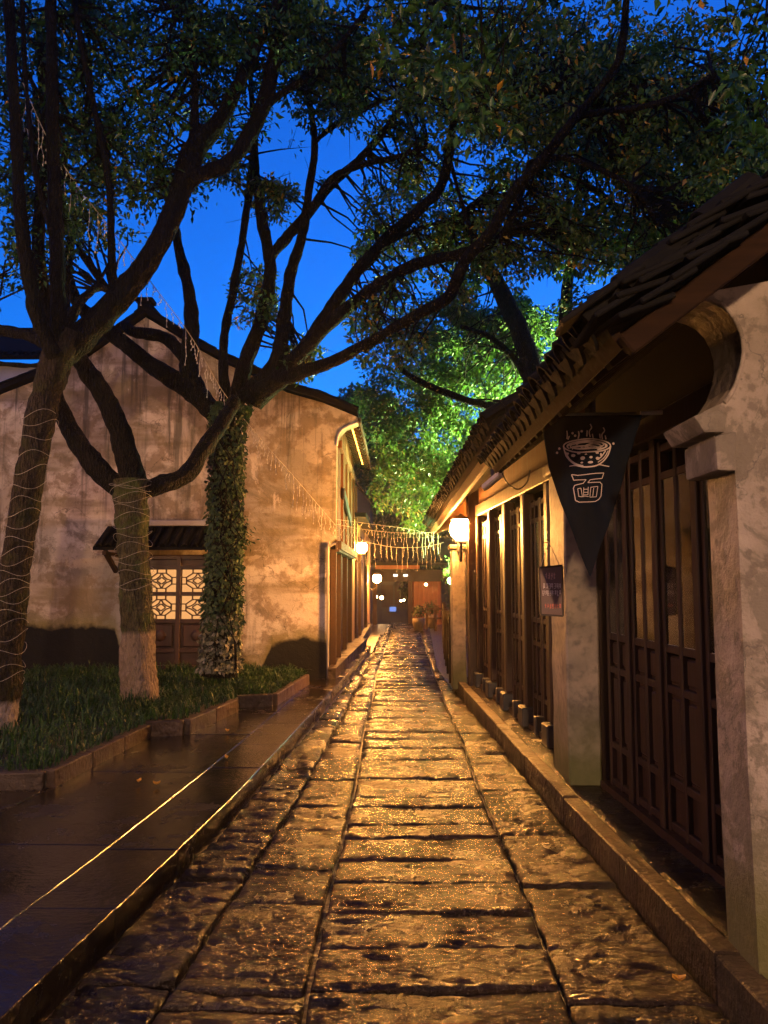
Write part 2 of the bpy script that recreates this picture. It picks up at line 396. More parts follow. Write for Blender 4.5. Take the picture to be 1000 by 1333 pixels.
# ---- alley paving: every slab a piece of its own
def slab_mesh(name, q, top, h, cell, amp, seed, fx=4.5, fy=13.0):
    """q: four ground corners (near-left, near-right, far-right, far-left)."""
    a, b, c, d = [Vector((p[0], p[1], 0)) for p in q]
    nu = max(2, min(96, int((b-a).length/cell))); nv = max(2, min(80, int((d-a).length/cell)))
    tk = .35 if amp > .005 else .08; tilt = [random.uniform(-.01,.01)*tk, random.uniform(-.012,.012)*tk, random.uniform(-.012,.012)*tk]
    mb = MB(); off = Vector((seed*3.7, seed*1.3, seed*.7)); rk = (random.uniform(.5,1.5) if amp > .008 else .25) if cell < .03 else 0
    W = (b-a).length; H = (d-a).length
    for j in range(nv+1):
        v = j/nv
        for i in range(nu+1):
            u = i/nu
            p = (a*(1-u)+b*u)*(1-v) + (d*(1-u)+c*u)*v
            e = min(u*W, (1-u)*W, v*H, (1-v)*H)
            z = top + tilt[0] + tilt[1]*(u-.5) + tilt[2]*(v-.5)
            if amp:
                n1 = noise.fractal(Vector((p.x*fx, p.y*fy, 0))+off, 1.0, 2.0, 4)
                n2 = noise.noise(Vector((p.x*1.7, p.y*2.3, 5))+off)
                n3 = noise.noise(Vector((p.x*26, p.y*34, 3))+off); n4 = noise.noise(Vector((p.x*55, p.y*66, 8))+off); rg = max(0, noise.noise(Vector((p.x*2.6, p.y*3.4, 11))+off)+.25)
                z += amp*(.7*n1 + .5*n2 - .4*max(0, -n1-.2)*3) + rk*rg*(.0042*n3 + .003*n4)
                if e < .001: z -= .014*(.8+.6*noise.noise(p*9+off))
                elif e < .03: z -= .011*(1-e/.03)*max(0, .45+.9*noise.noise(p*11+off))
                pj = Vector((noise.noise(p*6+off), noise.noise(p*6+off+Vector((9,0,0))), 0))*min(.012, amp) if e < .001 else Vector((0,0,0))
                p = p + pj
            elif e < .001: z -= .008
            mb.v.append(Vector((p.x, p.y, z)))
    n = nu+1
    for j in range(nv):
        for i in range(nu): k = j*n+i; mb.f.append([k, k+1, k+1+n, k+n])
    rim = [i for i in range(n)] + [j*n+nu for j in range(1, nv+1)] + [nv*n+i for i in range(nu-1,-1,-1)] + [j*n for j in range(nv-1,0,-1)]
    o = len(mb.v)
    for k in rim: mb.v.append(Vector((mb.v[k].x, mb.v[k].y, top-h)))
    m = len(rim)
    for k in range(m): k2 = (k+1) % m; mb.f.append([rim[k], o+k, o+k2, rim[k2]])
    me = mb.mesh(name); me.polygons.foreach_set('use_smooth', [abs(p.normal.z) > .35 for p in me.polygons]); return me
paving = structure('alley_pavement', (0, 8, 0))
NS = [0]
def lay(q, top, h, parent, mat, amp, name='paving_slab'):
    NS[0] += 1; ymid = sum(p[1] for p in q)/4
    fl_ = amp < .005; cell = .2 if fl_ else 99 if ymid < 1.6 else .0115 if ymid < 4.6 else .022 if ymid < 7 else .05 if ymid < 11 else .2
    if fl_:
        zo_ = random.uniform(-1.6,1.6)*amp; zt_ = [top + zo_ + random.uniform(-1.2,1.2)*amp for _ in q]; mb = MB(); mb.hexa([Vector((p[0],p[1],top-h)) for p in q], [Vector((p[0],p[1],z_)) for p, z_ in zip(q, zt_)])
        return link(name, mb.mesh(name, bevel=.0035 if amp < .0025 else .008), mat, parent)
    return link(name, slab_mesh(name, q, top, h, cell, amp, NS[0]), mat, parent)
def cols(xl, xr, joints, parent, mat, amp, top=0.0, h=.05, name='paving_slab', mats=None):
    GAP = .010 if amp > .005 else .0045 if amp < .002 else .003; jk = 1.0 if amp > .005 else .12
    for k in range(len(joints)-1):
        y0, y1 = joints[k]+GAP*random.uniform(.5,1.5), joints[k+1]-GAP*random.uniform(.5,1.5); s0 = random.uniform(-.02,.02)*jk; s1 = random.uniform(-.02,.02)*jk
        q = [(xl(y0)+GAP, y0+s0), (xr(y0)-GAP, y0-s0), (xr(y1)-GAP, y1+s1), (xl(y1)+GAP, y1-s1)]
        lay(q, top - max(0, amp-.02)*.6 + (random.uniform(-.006,.004) if amp > .005 else random.uniform(-.0008,.0008)), h, parent, random.choice(mats) if mats else mat, amp, name)
def steps(a, b, lo, hi):
    out = [a]
    while out[-1] < b: out.append(out[-1]+random.uniform(lo, hi))
    return out
cl = lambda y: -.33 + .012*math.sin(y*1.3) + max(0,(y-14))*.018
cr_ = lambda y: .63 + .012*math.sin(y*1.7+1) - .0*y + max(0,(y-14))*.01
c2 = lambda y: min(cl(y)-.12, interp([(-4,-.95),(2.7,-.88),(5.4,-.72),(6.4,-.69),(10,-.62),(17,-.47),(27,-.3)], y))
cj = [-3.2,-2.7,-2.2,-1.8,-1.4,-1,-.6,-.2,.2,.6,1.0,1.35,1.7,2.05,2.38,2.70,3.08,3.41,3.75,4.11,4.44,4.80,5.05,5.44,5.68,6.2,6.83] + steps(7.3, 28, .3, .62)
cols(cl, cr_, cj, paving, MAT['paving_stone'], .0085)
cols(c2, cl, steps(-3.2, 2.4, .6, 1.0) + [3.05,3.85,4.3,4.95,5.45,6.15,6.9] + steps(7.6, 28, .5, 1.1), paving, MAT['paving_stone'], .009, mats=[MAT['paving_stone'], MAT['paving_stone'], MAT['rough_stone']])
cols(lambda y: Lx(y)+.01, c2, [-3.2,-1.5,0,1.2,2.2,3.1,4.15,4.9,5.35,5.9,6.5,7.2] + steps(7.8, 22, .5, 1.0), paving, MAT['rough_stone'], .024, mats=[MAT['rough_stone'], MAT['rough_stone'], MAT['paving_stone']])
cols(cr_, lambda y: Rx(y)-.05, [-3.2,-1.6,-.2,1.0,2.0,3.0,4.09,4.87,5.9,7.08,8.0,8.8,9.9,11,12.4,13.4] + steps(14.5, 28, .7, 1.3), paving, MAT['paving_stone'], .012, mats=[MAT['paving_stone'], MAT['rough_stone']])

# ---- left raised pavement: coping and slabs, smooth and wet
left_pave = structure('left_sidewalk', (-2, 6, 0))
inner = lambda y: Lx(y)-.41
ky = [-3.2,-1.4,.3,1.5,2.55,3.5,4.25,5.2,6.05,6.9,7.9,8.7,9.4,10.2,10.9,11.8,12.4,14,15.6,17.2]
cols(lambda y: inner(y), lambda y: Lx(y)-.01, ky, left_pave, MAT['smooth_slab'], .0012, SW_L, .16, 'coping_slab')
def inl(y): return inner(y)-.004
for a_, b_ in ((.95,.0),(1.9,.95),(2.9,1.9)):
    cols(lambda y, a_=a_: inner(y)-a_, lambda y, b_=b_: inner(y)-b_, steps(-3.2, 8.6 if a_ > 1 else 11.2, 1.1, 1.7), left_pave, MAT['smooth_slab'], .0012, SW_L-.006, .12)
mb = MB(); mb.box(-9, -2.4, -4, 9.2, -.04, SW_L-.02); mb.box(-9,-1.6,9.2,11.5,-.04,SW_L-.022)
o = mb.build('underlayer', MAT['earth'], left_pave)

# ---- right raised pavement: kerb stones and a rough top
right_pave = structure('right_sidewalk', (1.5, 6, 0))
kj = [-3.2,-1.6,-.1,1.2,2.35,3.05,4.1,5.15,6.35,7.7,9.0,10.2,11.4]
cols(lambda y: Rx(y)-.045, lambda y: Rx(y)+.065, kj, right_pave, MAT['kerb_stone'], .003, SW_R, .22, 'kerb_stone')
cols(lambda y: Rx(y)+.07, lambda y: Rx(y)+.75, [-3.2,-1.5,.4,2.2,3.9,5.6,7.3,9.1,11.4], right_pave, MAT['rough_stone'], .007, SW_R-.008, .18)

# ================================================================== TREES
def limb3(pts, sub=6):
    q = []
    for px, py, Y, wpx in pts:
        p = P(px, py, Y); q.append((p.x, p.y, p.z, wpx*Y/2000.0))
    return catmull(q, sub)
def add_limb(mb, pts, n=9, sub=6, wob=.16, ridge=0.0):
    c = limb3(pts, sub); mb.tube([p[:3] for p in c], [max(.004,p[3]) for p in c], n, True, wob, 6.0, ridge); return c
def leaf_mesh(name, C, A, Nn, L, W, T):
    n = len(C); B = np.cross(A, Nn); B /= np.linalg.norm(B, axis=1)[:,None]+1e-9; Nn = np.cross(B, A)
    L = L[:,None]; W = W[:,None]
    v = np.empty((n,4,3)); v[:,0] = C; v[:,1] = C + A*L*.45 + B*W*.5 + Nn*W*.18; v[:,2] = C + A*L - Nn*L*.10; v[:,3] = C + A*L*.45 - B*W*.5 + Nn*W*.18
    me = bpy.data.meshes.new(name); me.vertices.add(n*4); me.vertices.foreach_set('co', v.reshape(-1))
    me.loops.add(n*6); me.polygons.add(n*2)
    base = np.arange(n)[:,None]*4; idx = np.concatenate([base+0, base+1, base+2, base+0, base+2, base+3], axis=1)
    me.loops.foreach_set('vertex_index', idx.reshape(-1).astype(np.int32))
    me.polygons.foreach_set('loop_start', (np.arange(n*2)*3).astype(np.int32))
    at = me.attributes.new('tint', 'FLOAT', 'FACE'); at.data.foreach_set('value', np.repeat(T, 2).astype(np.float32))
    me.update(calc_edges=True); me.validate(); return me
def unit(a): return a/(np.linalg.norm(a, axis=1)[:,None]+1e-9)

SKY_GAPS = [(392,212,48,30),(425,305,38,62),(430,400,24,48),(250,345,42,58),(302,300,26,45),(262,410,45,38),(440,495,36,20),(25,425,60,26),(705,378,26,22),(640,385,18,20),(540,50,20,20)]
def gap_keep(p, margin=1.0, keep=.03):
    x, y = proj(p)
    for gx, gy, rx, ry in SKY_GAPS:
        if ((x-gx)/(rx*margin))**2 + ((y-gy)/(ry*margin))**2 < 1: return random.random() < keep
    return True
def clumps(regions, mult=1.9):
    out = []
    for px, py, Y, rx, ry, rY, n, cr in regions:
        n = int(n*mult)
        k = 0; tries = 0
        while k < n and tries < n*6:
            tries += 1
            u = np.random.default_rng(random.randrange(1<<30)).normal(size=3); u /= np.linalg.norm(u); u *= random.random()**.42
            p = P(px+u[0]*rx, py+u[1]*ry, Y+u[2]*rY)
            if not gap_keep(p, 1.18): k += .5; continue
            out.append((p, cr*random.uniform(.65,1.25))); k += 1
    return out
def foliage(cl, per, size, tintlo=0, tinthi=1, gaps=True, flat=.6):
    Cs, As, Ns, Ls, Ts = [], [], [], [], []
    for p, r in cl:
        n = int(per*(r/.45)**2*random.uniform(.7,1.3))+4
        d = unit(RNG.normal(size=(n,3))); rad = (RNG.random(n)**.45)*r
        c = np.array(p) + d*rad[:,None]*np.array([1,1,flat])
        # sprigs: leaves gather along short twigs
        k = max(3, n//9); tips = c[RNG.integers(0, n, k)]; pick = RNG.integers(0, k, n)
        c = c*.45 + tips[pick]*.55 + RNG.normal(size=(n,3))*size*.35
        a = d*.6 + RNG.normal(size=(n,3))*.6 + np.array([0,0,-.35]); nn = RNG.normal(size=(n,3))*.55 + np.array([0,0,1.0])
        Cs.append(c); As.append(unit(a)); Ns.append(unit(nn)); Ls.append(size*RNG.uniform(.65,1.3,n)); cb = random.uniform(-.12,.12)
        Ts.append(np.clip(RNG.uniform(tintlo, tinthi, n)+cb, 0, 1))
    C = np.concatenate(Cs); A = np.concatenate(As); N = np.concatenate(Ns); L = np.concatenate(Ls); T = np.concatenate(Ts)
    if gaps:
        keep = np.ones(len(C), bool); d = C - np.array(CAM); z = d@np.array(FW); x = 500+FPX*(d@np.array(RT))/z; y = 666.5-FPX*(d@np.array(UP))/z
        rr = RNG.random(len(C))
        for gx, gy, rx, ry in SKY_GAPS: keep &= ~((((x-gx)/rx)**2+((y-gy)/ry)**2 < .8) & (z > .1) & (rr > .07))
        C, A, N, L, T = C[keep], A[keep], N[keep], L[keep], T[keep]
    return C, A, N, L, L*RNG.uniform(.38,.52,len(L)), T
def twig_mesh(cl, skeleton, r0=.016, gaps=True, tmax=1.7):
    mb = MB()
    if not skeleton: return mb
    S = np.array([p[:3] for p in skeleton])
    for p, r in cl:
        d = np.linalg.norm(S-np.array(p), axis=1); k = int(random.choice(list(np.argsort(d)[:14])))
        if d[k] > tmax: continue
        a = Vector(S[k]); L = (p-a).length
        m1 = a.lerp(p, .4) + Vector((random.uniform(-1,1), random.uniform(-1,1), random.uniform(-.3,1)))*L*.10
        m2 = a.lerp(p, .75) + Vector((random.uniform(-1,1), random.uniform(-1,1), random.uniform(-.3,.8)))*L*.08
        mb.tube([a, m1, m2, p], [r0*(.8+.35*L), r0*(.6+.2*L), r0*.6, r0*.35], 5, False)
        for _ in range(3):
            e = p + Vector((random.gauss(0,1), random.gauss(0,1), random.gauss(0,.6)))*r*.6
            mb.tube([p.lerp(m2, random.random()*.7), e], [r0*.4, r0*.15], 3, False)
    return mb
def make_tree(name, base, label, trunks, limbs, regions, bark_m, leaf_m, per, size, tint=(0,1), group=None, gaps=True, extra=None, twig=.016, limb_m=None, fine=False, tw_=1.0, lw_=1.0, mult=1.4):
    t = thing(name, base, label, 'tree', group); skel = []
    for pts in trunks:
        mb = MB(); pts = [(a_, b_, c_, d_*tw_) for a_, b_, c_, d_ in pts]; c = add_limb(mb, pts, 56 if fine else 12, 22 if fine else 6, .14, .009 if fine else 0); mb.build('trunk', MAT[bark_m], t, smooth=True); skel += c[len(c)//2:]
    for pts in limbs:
        mb = MB(); pts = [(a_, b_, c_, d_*lw_) for a_, b_, c_, d_ in pts]; c = add_limb(mb, pts, 22 if fine else 9, 9 if fine else 5, .2, .007 if fine else 0); mb.build('limb', MAT[limb_m or bark_m], t, smooth=True); skel += c[len(c)//4:]
    cl_ = clumps(regions, mult) + (extra or [])
    if cl_:
        tw = twig_mesh(cl_, skel, twig)
        if tw.v: tag(tw.build('twigs', MAT['bark_dark'], t, smooth=True), kind='stuff')
        F = foliage(cl_, per, size, tint[0], tint[1], gaps)
        o = link('crown', leaf_mesh('crown', *F), MAT[leaf_m], t); tag(o, kind='stuff')
    return t, skel

# crown clumps added above and behind the camera to block blue sky light
def overhead(n, x0, x1, y0, y1, z0, z1, cr):
    return [(Vector((random.uniform(x0,x1), random.uniform(y0,y1), random.uniform(z0,z1))), cr*random.uniform(.8,1.3)) for _ in range(n)]

YA, YB, YC = 7.0, 8.3, 9.8
bA = PZ(6, 925, .28)
treeA, sA = make_tree('camphor_tree', (bA.x, bA.y, .1), 'leaning tree with wire-wrapped trunk on the grass, twisting up past the gable wall', 
    [[(-2,960,7.0,64),(4,900,7.0,56),(14,800,7.0,52),(22,730,7.0,50),(36,640,7.0,50),(54,540,7.0,50),(74,470,7.0,56),(96,435,7.05,50)]],
    [[(84,460,7.05,56),(120,425,7.1,50),(165,375,7.2,46),(205,320,7.3,42),(235,250,7.4,40),(255,195,7.5,44),(290,150,7.6,30),(330,70,7.7,22),(372,-20,7.8,18)],
     [(245,235,7.4,30),(275,222,7.5,28),(305,205,7.6,28),(330,165,7.7,30),(350,110,7.8,30),(365,30,7.9,24),(372,-40,8,18)],
     [(335,150,7.7,16),(362,125,7.7,15),(400,100,7.6,14),(440,60,7.5,12),(480,10,7.4,9)],
     [(252,190,7.5,22),(254,120,7.5,14),(250,50,7.5,11),(247,-20,7.5,9)],
     [(78,470,7.0,44),(76,400,6.95,30),(74,320,6.9,28),(70,230,6.9,26),(68,120,6.8,24),(66,-30,6.7,22)],
     [(72,465,6.9,34),(52,420,6.8,30),(36,350,6.7,28),(26,260,6.6,24),(20,150,6.5,22),(10,-20,6.4,20)],
     [(60,445,7.0,26),(30,435,7.1,22),(-20,428,7.3,24),(-90,420,7.6,22)],
     [(75,470,7.0,12),(40,476,7.0,10),(-30,470,7.0,12)],
     [(150,390,7.2,16),(145,320,7.1,14),(142,240,7.0,13),(125,150,6.9,12),(106,60,6.8,11),(96,-20,6.8,9)],
     [(85,440,7.0,22),(100,400,7.2,18),(125,375,7.5,15),(145,380,7.8,12)],
     [(78,330,6.9,18),(50,240,6.8,11),(35,120,6.7,9),(28,-10,6.6,8)]],
    [(150,80,7.8,170,110,1.2,70,.34),(60,230,7.9,90,130,1.0,40,.33),(190,200,8.2,90,90,1.0,34,.32),(300,40,8.0,120,70,1.0,36,.34),(20,360,8.0,45,45,.6,7,.28),(390,45,8.0,90,60,1.0,26,.32),(300,130,8.2,60,50,.8,14,.3),(440,110,8.4,60,50,.8,14,.3),(115,300,8.2,60,50,.6,12,.28)],
    'bark_leaning', 'leaf_camphor', 120, .08, (0,.92), extra=overhead(46, -6, -1.2, -2, 6.4, 5.6, 8.0, .55), limb_m='bark_dark', fine=True, tw_=.74, lw_=.70, mult=1.3)
bB = PZ(182, 905, .28)
treeB, sB = make_tree('camphor_tree', (bB.x, bB.y, .1), 'tree with limewashed trunk foot, forking low into three limbs in front of the lattice door',
    [[(184,915,8.3,52),(181,880,8.3,50),(178,800,8.3,45),(174,720,8.3,43),(172,660,8.3,46),(172,625,8.3,54)]],
    [[(176,635,8.3,44),(160,575,8.3,38),(138,520,8.2,34),(112,480,8.1,32),(98,455,8.0,28),(60,390,7.9,24),(50,300,7.8,20),(58,180,7.8,18),(52,40,7.7,15)],
     [(170,640,8.3,36),(140,622,8.3,36),(108,585,8.3,34),(84,545,8.3,28),(72,500,8.3,24),(86,430,8.5,20),(84,380,8.6,18),(95,300,8.7,14)],
     [(176,645,8.3,32),(205,632,8.35,30),(238,620,8.5,30),(262,590,8.7,28),(288,553,9.0,24),(306,520,9.3,20)]],
    [(40,120,8.4,80,150,.8,24,.33),(110,190,8.8,60,90,.8,12,.3)],
    'bark_grey', 'leaf_camphor', 115, .08, (0,.9), limb_m='bark_dark', fine=True, tw_=.92, lw_=.78, mult=1.2)
bC = PZ(290, 868, .28)
treeC, sC = make_tree('camphor_tree', (bC.x, bC.y, .1), 'ivy-clad tree whose long limb reaches right across the whole lane',
    [[(286,880,9.8,52),(288,850,9.8,48),(291,780,9.8,46),(293,700,9.8,44),(294,620,9.8,42),(295,570,9.8,44),(298,540,9.8,56)]],
    [[(288,550,9.8,34),(255,512,9.8,38),(220,490,9.8,34),(180,462,9.7,28),(140,430,9.6,26),(105,400,9.5,22),(90,365,9.4,18),(70,290,9.3,14)],
     [(256,508,9.8,34),(246,475,9.8,34),(250,425,9.8,28),(246,380,9.8,22),(232,320,9.7,18),(222,270,9.6,14),(205,200,9.5,10)],
     [(240,465,9.8,24),(215,440,9.8,22),(175,432,9.8,20),(160,420,9.8,16)],
     [(298,545,9.8,34),(292,500,9.8,20),(292,440,9.8,16),(303,380,9.8,15),(316,310,9.7,14),(326,235,9.6,14),(330,180,9.5,12),(325,80,9.4,8)],
     [(306,530,9.8,34),(318,478,9.8,28),(342,410,9.8,26),(352,350,9.7,22),(342,290,9.6,20),(334,235,9.5,16),(330,160,9.4,12)],
     [(352,335,9.7,18),(372,310,9.7,20),(400,280,9.7,18),(432,240,9.6,16),(470,205,9.5,14),(515,150,9.4,12),(545,70,9.3,10),(560,0,9.2,8)],
     [(318,520,9.8,40),(358,478,9.7,34),(368,430,9.6,26),(378,360,9.5,22),(394,305,9.4,18),(402,250,9.3,15),(410,185,9.2,13),(402,120,9.2,10),(408,40,9.1,8)],
     [(396,290,9.4,14),(430,235,9.3,13),(470,215,9.2,12),(515,205,9.1,10),(560,190,9,7)],
     [(410,185,9.2,10),(440,160,9.1,10),(490,135,9,8),(530,120,8.9,6)],
     [(330,520,9.8,44),(385,470,9.6,34),(420,420,9.4,28),(460,360,9.2,24),(505,310,9.0,22),(545,275,8.9,18),(575,240,8.8,18),(585,200,8.7,18),(595,150,8.6,14),(640,130,8.4,12),(720,120,8.2,10),(800,130,8.0,8)],
     [(355,500,9.6,30),(420,430,9.3,24),(480,380,9.0,22),(540,345,8.7,20),(600,330,8.5,18),(650,310,8.3,14),(672,270,8.1,12),(690,210,7.9,10)],
     [(330,515,9.8,44),(372,492,9.5,28),(430,472,9.1,22),(490,440,8.7,20),(545,408,8.3,20),(585,385,8.0,22),(605,340,7.8,22),(640,300,7.6,20),(668,250,7.4,19),(700,215,7.2,18),(740,165,7.0,17),(785,110,6.8,16),(808,70,6.6,16),(815,0,6.4,14),(818,-60,6.2,12)],
     [(740,165,7.0,14),(760,150,7.0,12),(830,140,6.9,11),(880,125,6.8,9),(930,95,6.7,6)],
     [(690,222,7.2,12),(730,205,7.2,11),(790,225,7.2,9),(830,250,7.2,7),(860,290,7.2,5)],
     [(500,320,9.0,9),(540,300,9,8),(600,280,9,7),(640,250,9,5)],
     [(585,205,8.7,8),(600,260,8.6,7),(616,310,8.5,6)]],
    [(410,110,9.4,90,70,.9,20,.3),(365,235,9.6,55,45,.5,20,.28),(335,390,10,32,70,.5,14,.26),(392,462,9.8,45,40,.4,12,.24),(300,200,9.6,40,50,.5,9,.26),
     (500,90,9.2,110,90,1.2,34,.36),(530,260,9.7,75,95,1.0,40,.3),(520,420,9.2,70,60,.8,24,.28),(480,330,9.4,40,60,.6,10,.26),(650,110,8.9,150,110,1.3,62,.36),(810,120,8.5,190,120,1.2,80,.36),(690,290,8.9,90,80,1.0,36,.3),(830,290,8.5,110,70,.9,28,.3),(930,200,8.0,110,130,1.0,40,.34),(600,330,9.4,70,60,.8,26,.28)],
    'bark_dark', 'leaf_olive', 115, .08, (0,.985), fine=True, tw_=.85, lw_=.74, mult=1.85)
# near leafy twigs hanging into the top of the view
nearc = []
for px, py, Y, n in ((520,40,4.4,5),(590,70,4.5,8),(610,130,4.6,5),(560,20,4.3,4),(640,30,4.4,4),(985,60,4.0,6),(985,180,4.2,5),(960,120,4.3,4),(700,-40,4.4,5),(800,-50,4.3,5),(900,-60,4.2,5),(450,-50,4.4,4)):
    for _ in range(n): nearc.append((P(px+random.uniform(-40,40), py+random.uniform(-40,40), Y+random.uniform(-.3,.3)), .18*random.uniform(.7,1.3)))
treeH, sH = make_tree('camphor_tree', (4.3, 1.2, .1), 'tree behind the shop whose leafy twigs droop into the top of the lane',
    [], [], [], 'bark_dark', 'leaf_camphor', 1, .1)
for c in list(treeH.children): bpy.data.objects.remove(c)
mb = MB(); mb.tube(catmull([(4.3,1.2,.1),(4.2,1.25,2.0),(4.1,1.4,3.6),(3.7,1.7,5.0)], 6), [.26,.25,.24,.23,.22,.21,.2,.2,.2,.2,.19,.19,.18,.18,.17,.16,.15,.14,.13], 12, True, .12, 5); mb.build('trunk', MAT['bark_dark'], treeH, smooth=True)
skH = []
for e in (P(590,-40,4.5), P(985,-60,4.1), Vector((1.0,-1.5,7.2)), Vector((-.6,2.0,7.3))):
    s0 = Vector((3.75,1.68,4.9)); c = catmull([tuple(s0), tuple(s0.lerp(e,.35)+Vector((0,0,.9))), tuple(s0.lerp(e,.7)+Vector((0,0,.35))), tuple(e)], 6)
    mb = MB(); mb.tube(c, [.08-.065*k/(len(c)-1) for k in range(len(c))], 8, True, .1, 6); mb.build('limb', MAT['bark_dark'], treeH, smooth=True); skH += c
ov = overhead(170, -3.5, 5, -6, 3.2, 6.7, 8.8, .65)  # overhead clumps added out of view to cut the sky light
tag(twig_mesh(nearc+ov, skH, .008).build('twigs', MAT['bark_dark'], treeH, smooth=True), kind='stuff')
F1 = foliage(nearc, 130, .085, 0, .9, False, .9); F2 = foliage(ov, 80, .10, 0, .9, False)
link('crown', leaf_mesh('crown', *[np.concatenate([a, b]) for a, b in zip(F1, F2)]), MAT['leaf_camphor'], treeH)['kind'] = 'stuff'

# trees beyond the right-hand roofs
treeD, sD = make_tree('leafy_tree', (2.35, 13.0, .1), 'bright green floodlit tree rising behind the far shop roof',
    [[(688,770,13,34),(692,600,13,30),(694,490,13,28),(680,440,13,26),(662,400,13,24),(640,355,13,20),(618,330,13,16)]],
    [[(692,500,13,18),(672,470,13,10),(640,440,12.8,8),(600,425,12.6,6)],[(610,522,12.2,9),(570,507,12.1,9),(530,487,12,7),(512,467,11.9,5)],
     [(690,520,13,16),(650,530,12.5,12),(610,522,12.2,9)],[(735,700,12.5,26),(735,500,12.5,22),(736,420,12.4,18),(742,350,12.3,14),(760,300,12.2,10)],[(628,345,13,8),(600,290,12.6,6),(570,240,12.3,4)]],
    [(580,520,15.5,120,130,1.8,150,.45),(640,430,14.5,100,70,1.4,60,.42),(540,610,16.5,70,80,1.5,50,.42),(690,470,14.5,60,90,1.0,36,.4),(610,610,15.5,60,60,1.2,36,.42),(480,530,17,40,40,1,10,.4)],
    'bark_dark', 'leaf_fresh', 95, .105, (0,1), mult=1.5)
treeE, sE = make_tree('leafy_tree', (4.6, 11.0, .1), 'tall dim olive tree behind the shop with the noodle pennant',
    [[(930,760,11,30),(915,560,11,28),(900,420,11,24),(880,300,11,20),(860,200,11,14)]],
    [[(900,420,11,14),(850,330,10.8,10),(790,260,10.5,8),(740,230,10.3,5)],[(885,320,11,12),(930,230,10.8,9),(980,140,10.5,6)],[(870,250,11,10),(820,150,10.8,8),(760,60,10.5,5)]],
    [(800,180,10.8,180,140,1.4,100,.45),(740,330,10.8,60,70,.9,22,.36),(940,200,10.4,90,120,1.2,44,.45),(680,90,11,120,100,1.2,44,.42),(840,320,10.8,80,50,.8,24,.36)],
    'bark_dark', 'leaf_olive', 105, .095, (0,.97), mult=1.15)
# trees behind the gable house
for (px, Y, lab, regs) in ((470, 34, 'dark tree rising beyond the far end of the gable house', [(460,580,34,70,80,3,60,1.0),(400,560,36,60,40,2,16,.9)]),
                           (540, 42, 'dark tree closing the lane behind the gate roof', [(545,690,42,60,70,3,70,1.1),(610,640,40,60,80,3,60,1.1)])):
    make_tree('leafy_tree', (P(px,760,Y).x, Y, -1.1), lab, [[(px,800,Y,14),(px,700,Y,11),(px+4,600,Y,8)]], [], regs, 'bark_dark', 'leaf_camphor', 70, .26, (0,.8), gaps=False, twig=.03)

# ivy on tree C, its pale lower part, and a tuft on the side
def ivy(pts, n, r_add, size, spread=2*math.pi):
    c = limb3(pts, 10); k = RNG.integers(0, len(c), n); f = RNG.random(n)
    S = np.array(c); p = S[k] + (S[np.minimum(k+1, len(c)-1)]-S[k])*f[:,None]
    a = RNG.uniform(0, 2*math.pi, n); out = np.stack([np.cos(a), np.sin(a), np.zeros(n)], 1)
    C = p[:,:3] + out*(p[:,3]*.97+RNG.random(n)**2*r_add)[:,None]
    A = unit(RNG.normal(size=(n,3))*.5 + np.array([0,0,-.7]) + out*.4); N = unit(out + RNG.normal(size=(n,3))*.35)
    L = size*RNG.uniform(.6,1.3,n); return C, A, N, L, L*.75, RNG.random(n)
iv = thing('ivy_plant', (bC.x, bC.y, .2), 'dense ivy climbing the trunk beside the lattice door', 'ivy')
I1 = ivy([(289,818,9.8,42),(292,740,9.8,40),(294,640,9.8,37),(296,560,9.8,38),(300,530,9.8,44)], 6500, .06, .06)
o = link('foliage', leaf_mesh('foliage', *I1), MAT['leaf_ivy'], iv); o['kind'] = 'stuff'
I2 = ivy([(286,872,9.8,46),(287,840,9.8,44),(289,800,9.8,42)], 2200, .05, .055)
o = link('pale_foliage', leaf_mesh('pale_foliage', *I2), MAT['leaf_pale_ivy'], iv); o['kind'] = 'stuff'
cl_ = [(P(316,705,9.8), .16), (P(320,690,9.75), .12), (P(314,672,9.8), .1)]
o = link('tuft', leaf_mesh('tuft', *foliage(cl_, 500, .06, 0, .7, False, 1.0)), MAT['leaf_ivy'], iv); o['kind'] = 'stuff'
mb = MB()
for a in range(3): mb.tube([P(292+random.uniform(-18,18)+6*math.sin(k*1.3+a), 870-k*34, 9.55) for k in range(10)], .008, 4)
mb.build('stem', MAT['bark_dark'], iv)

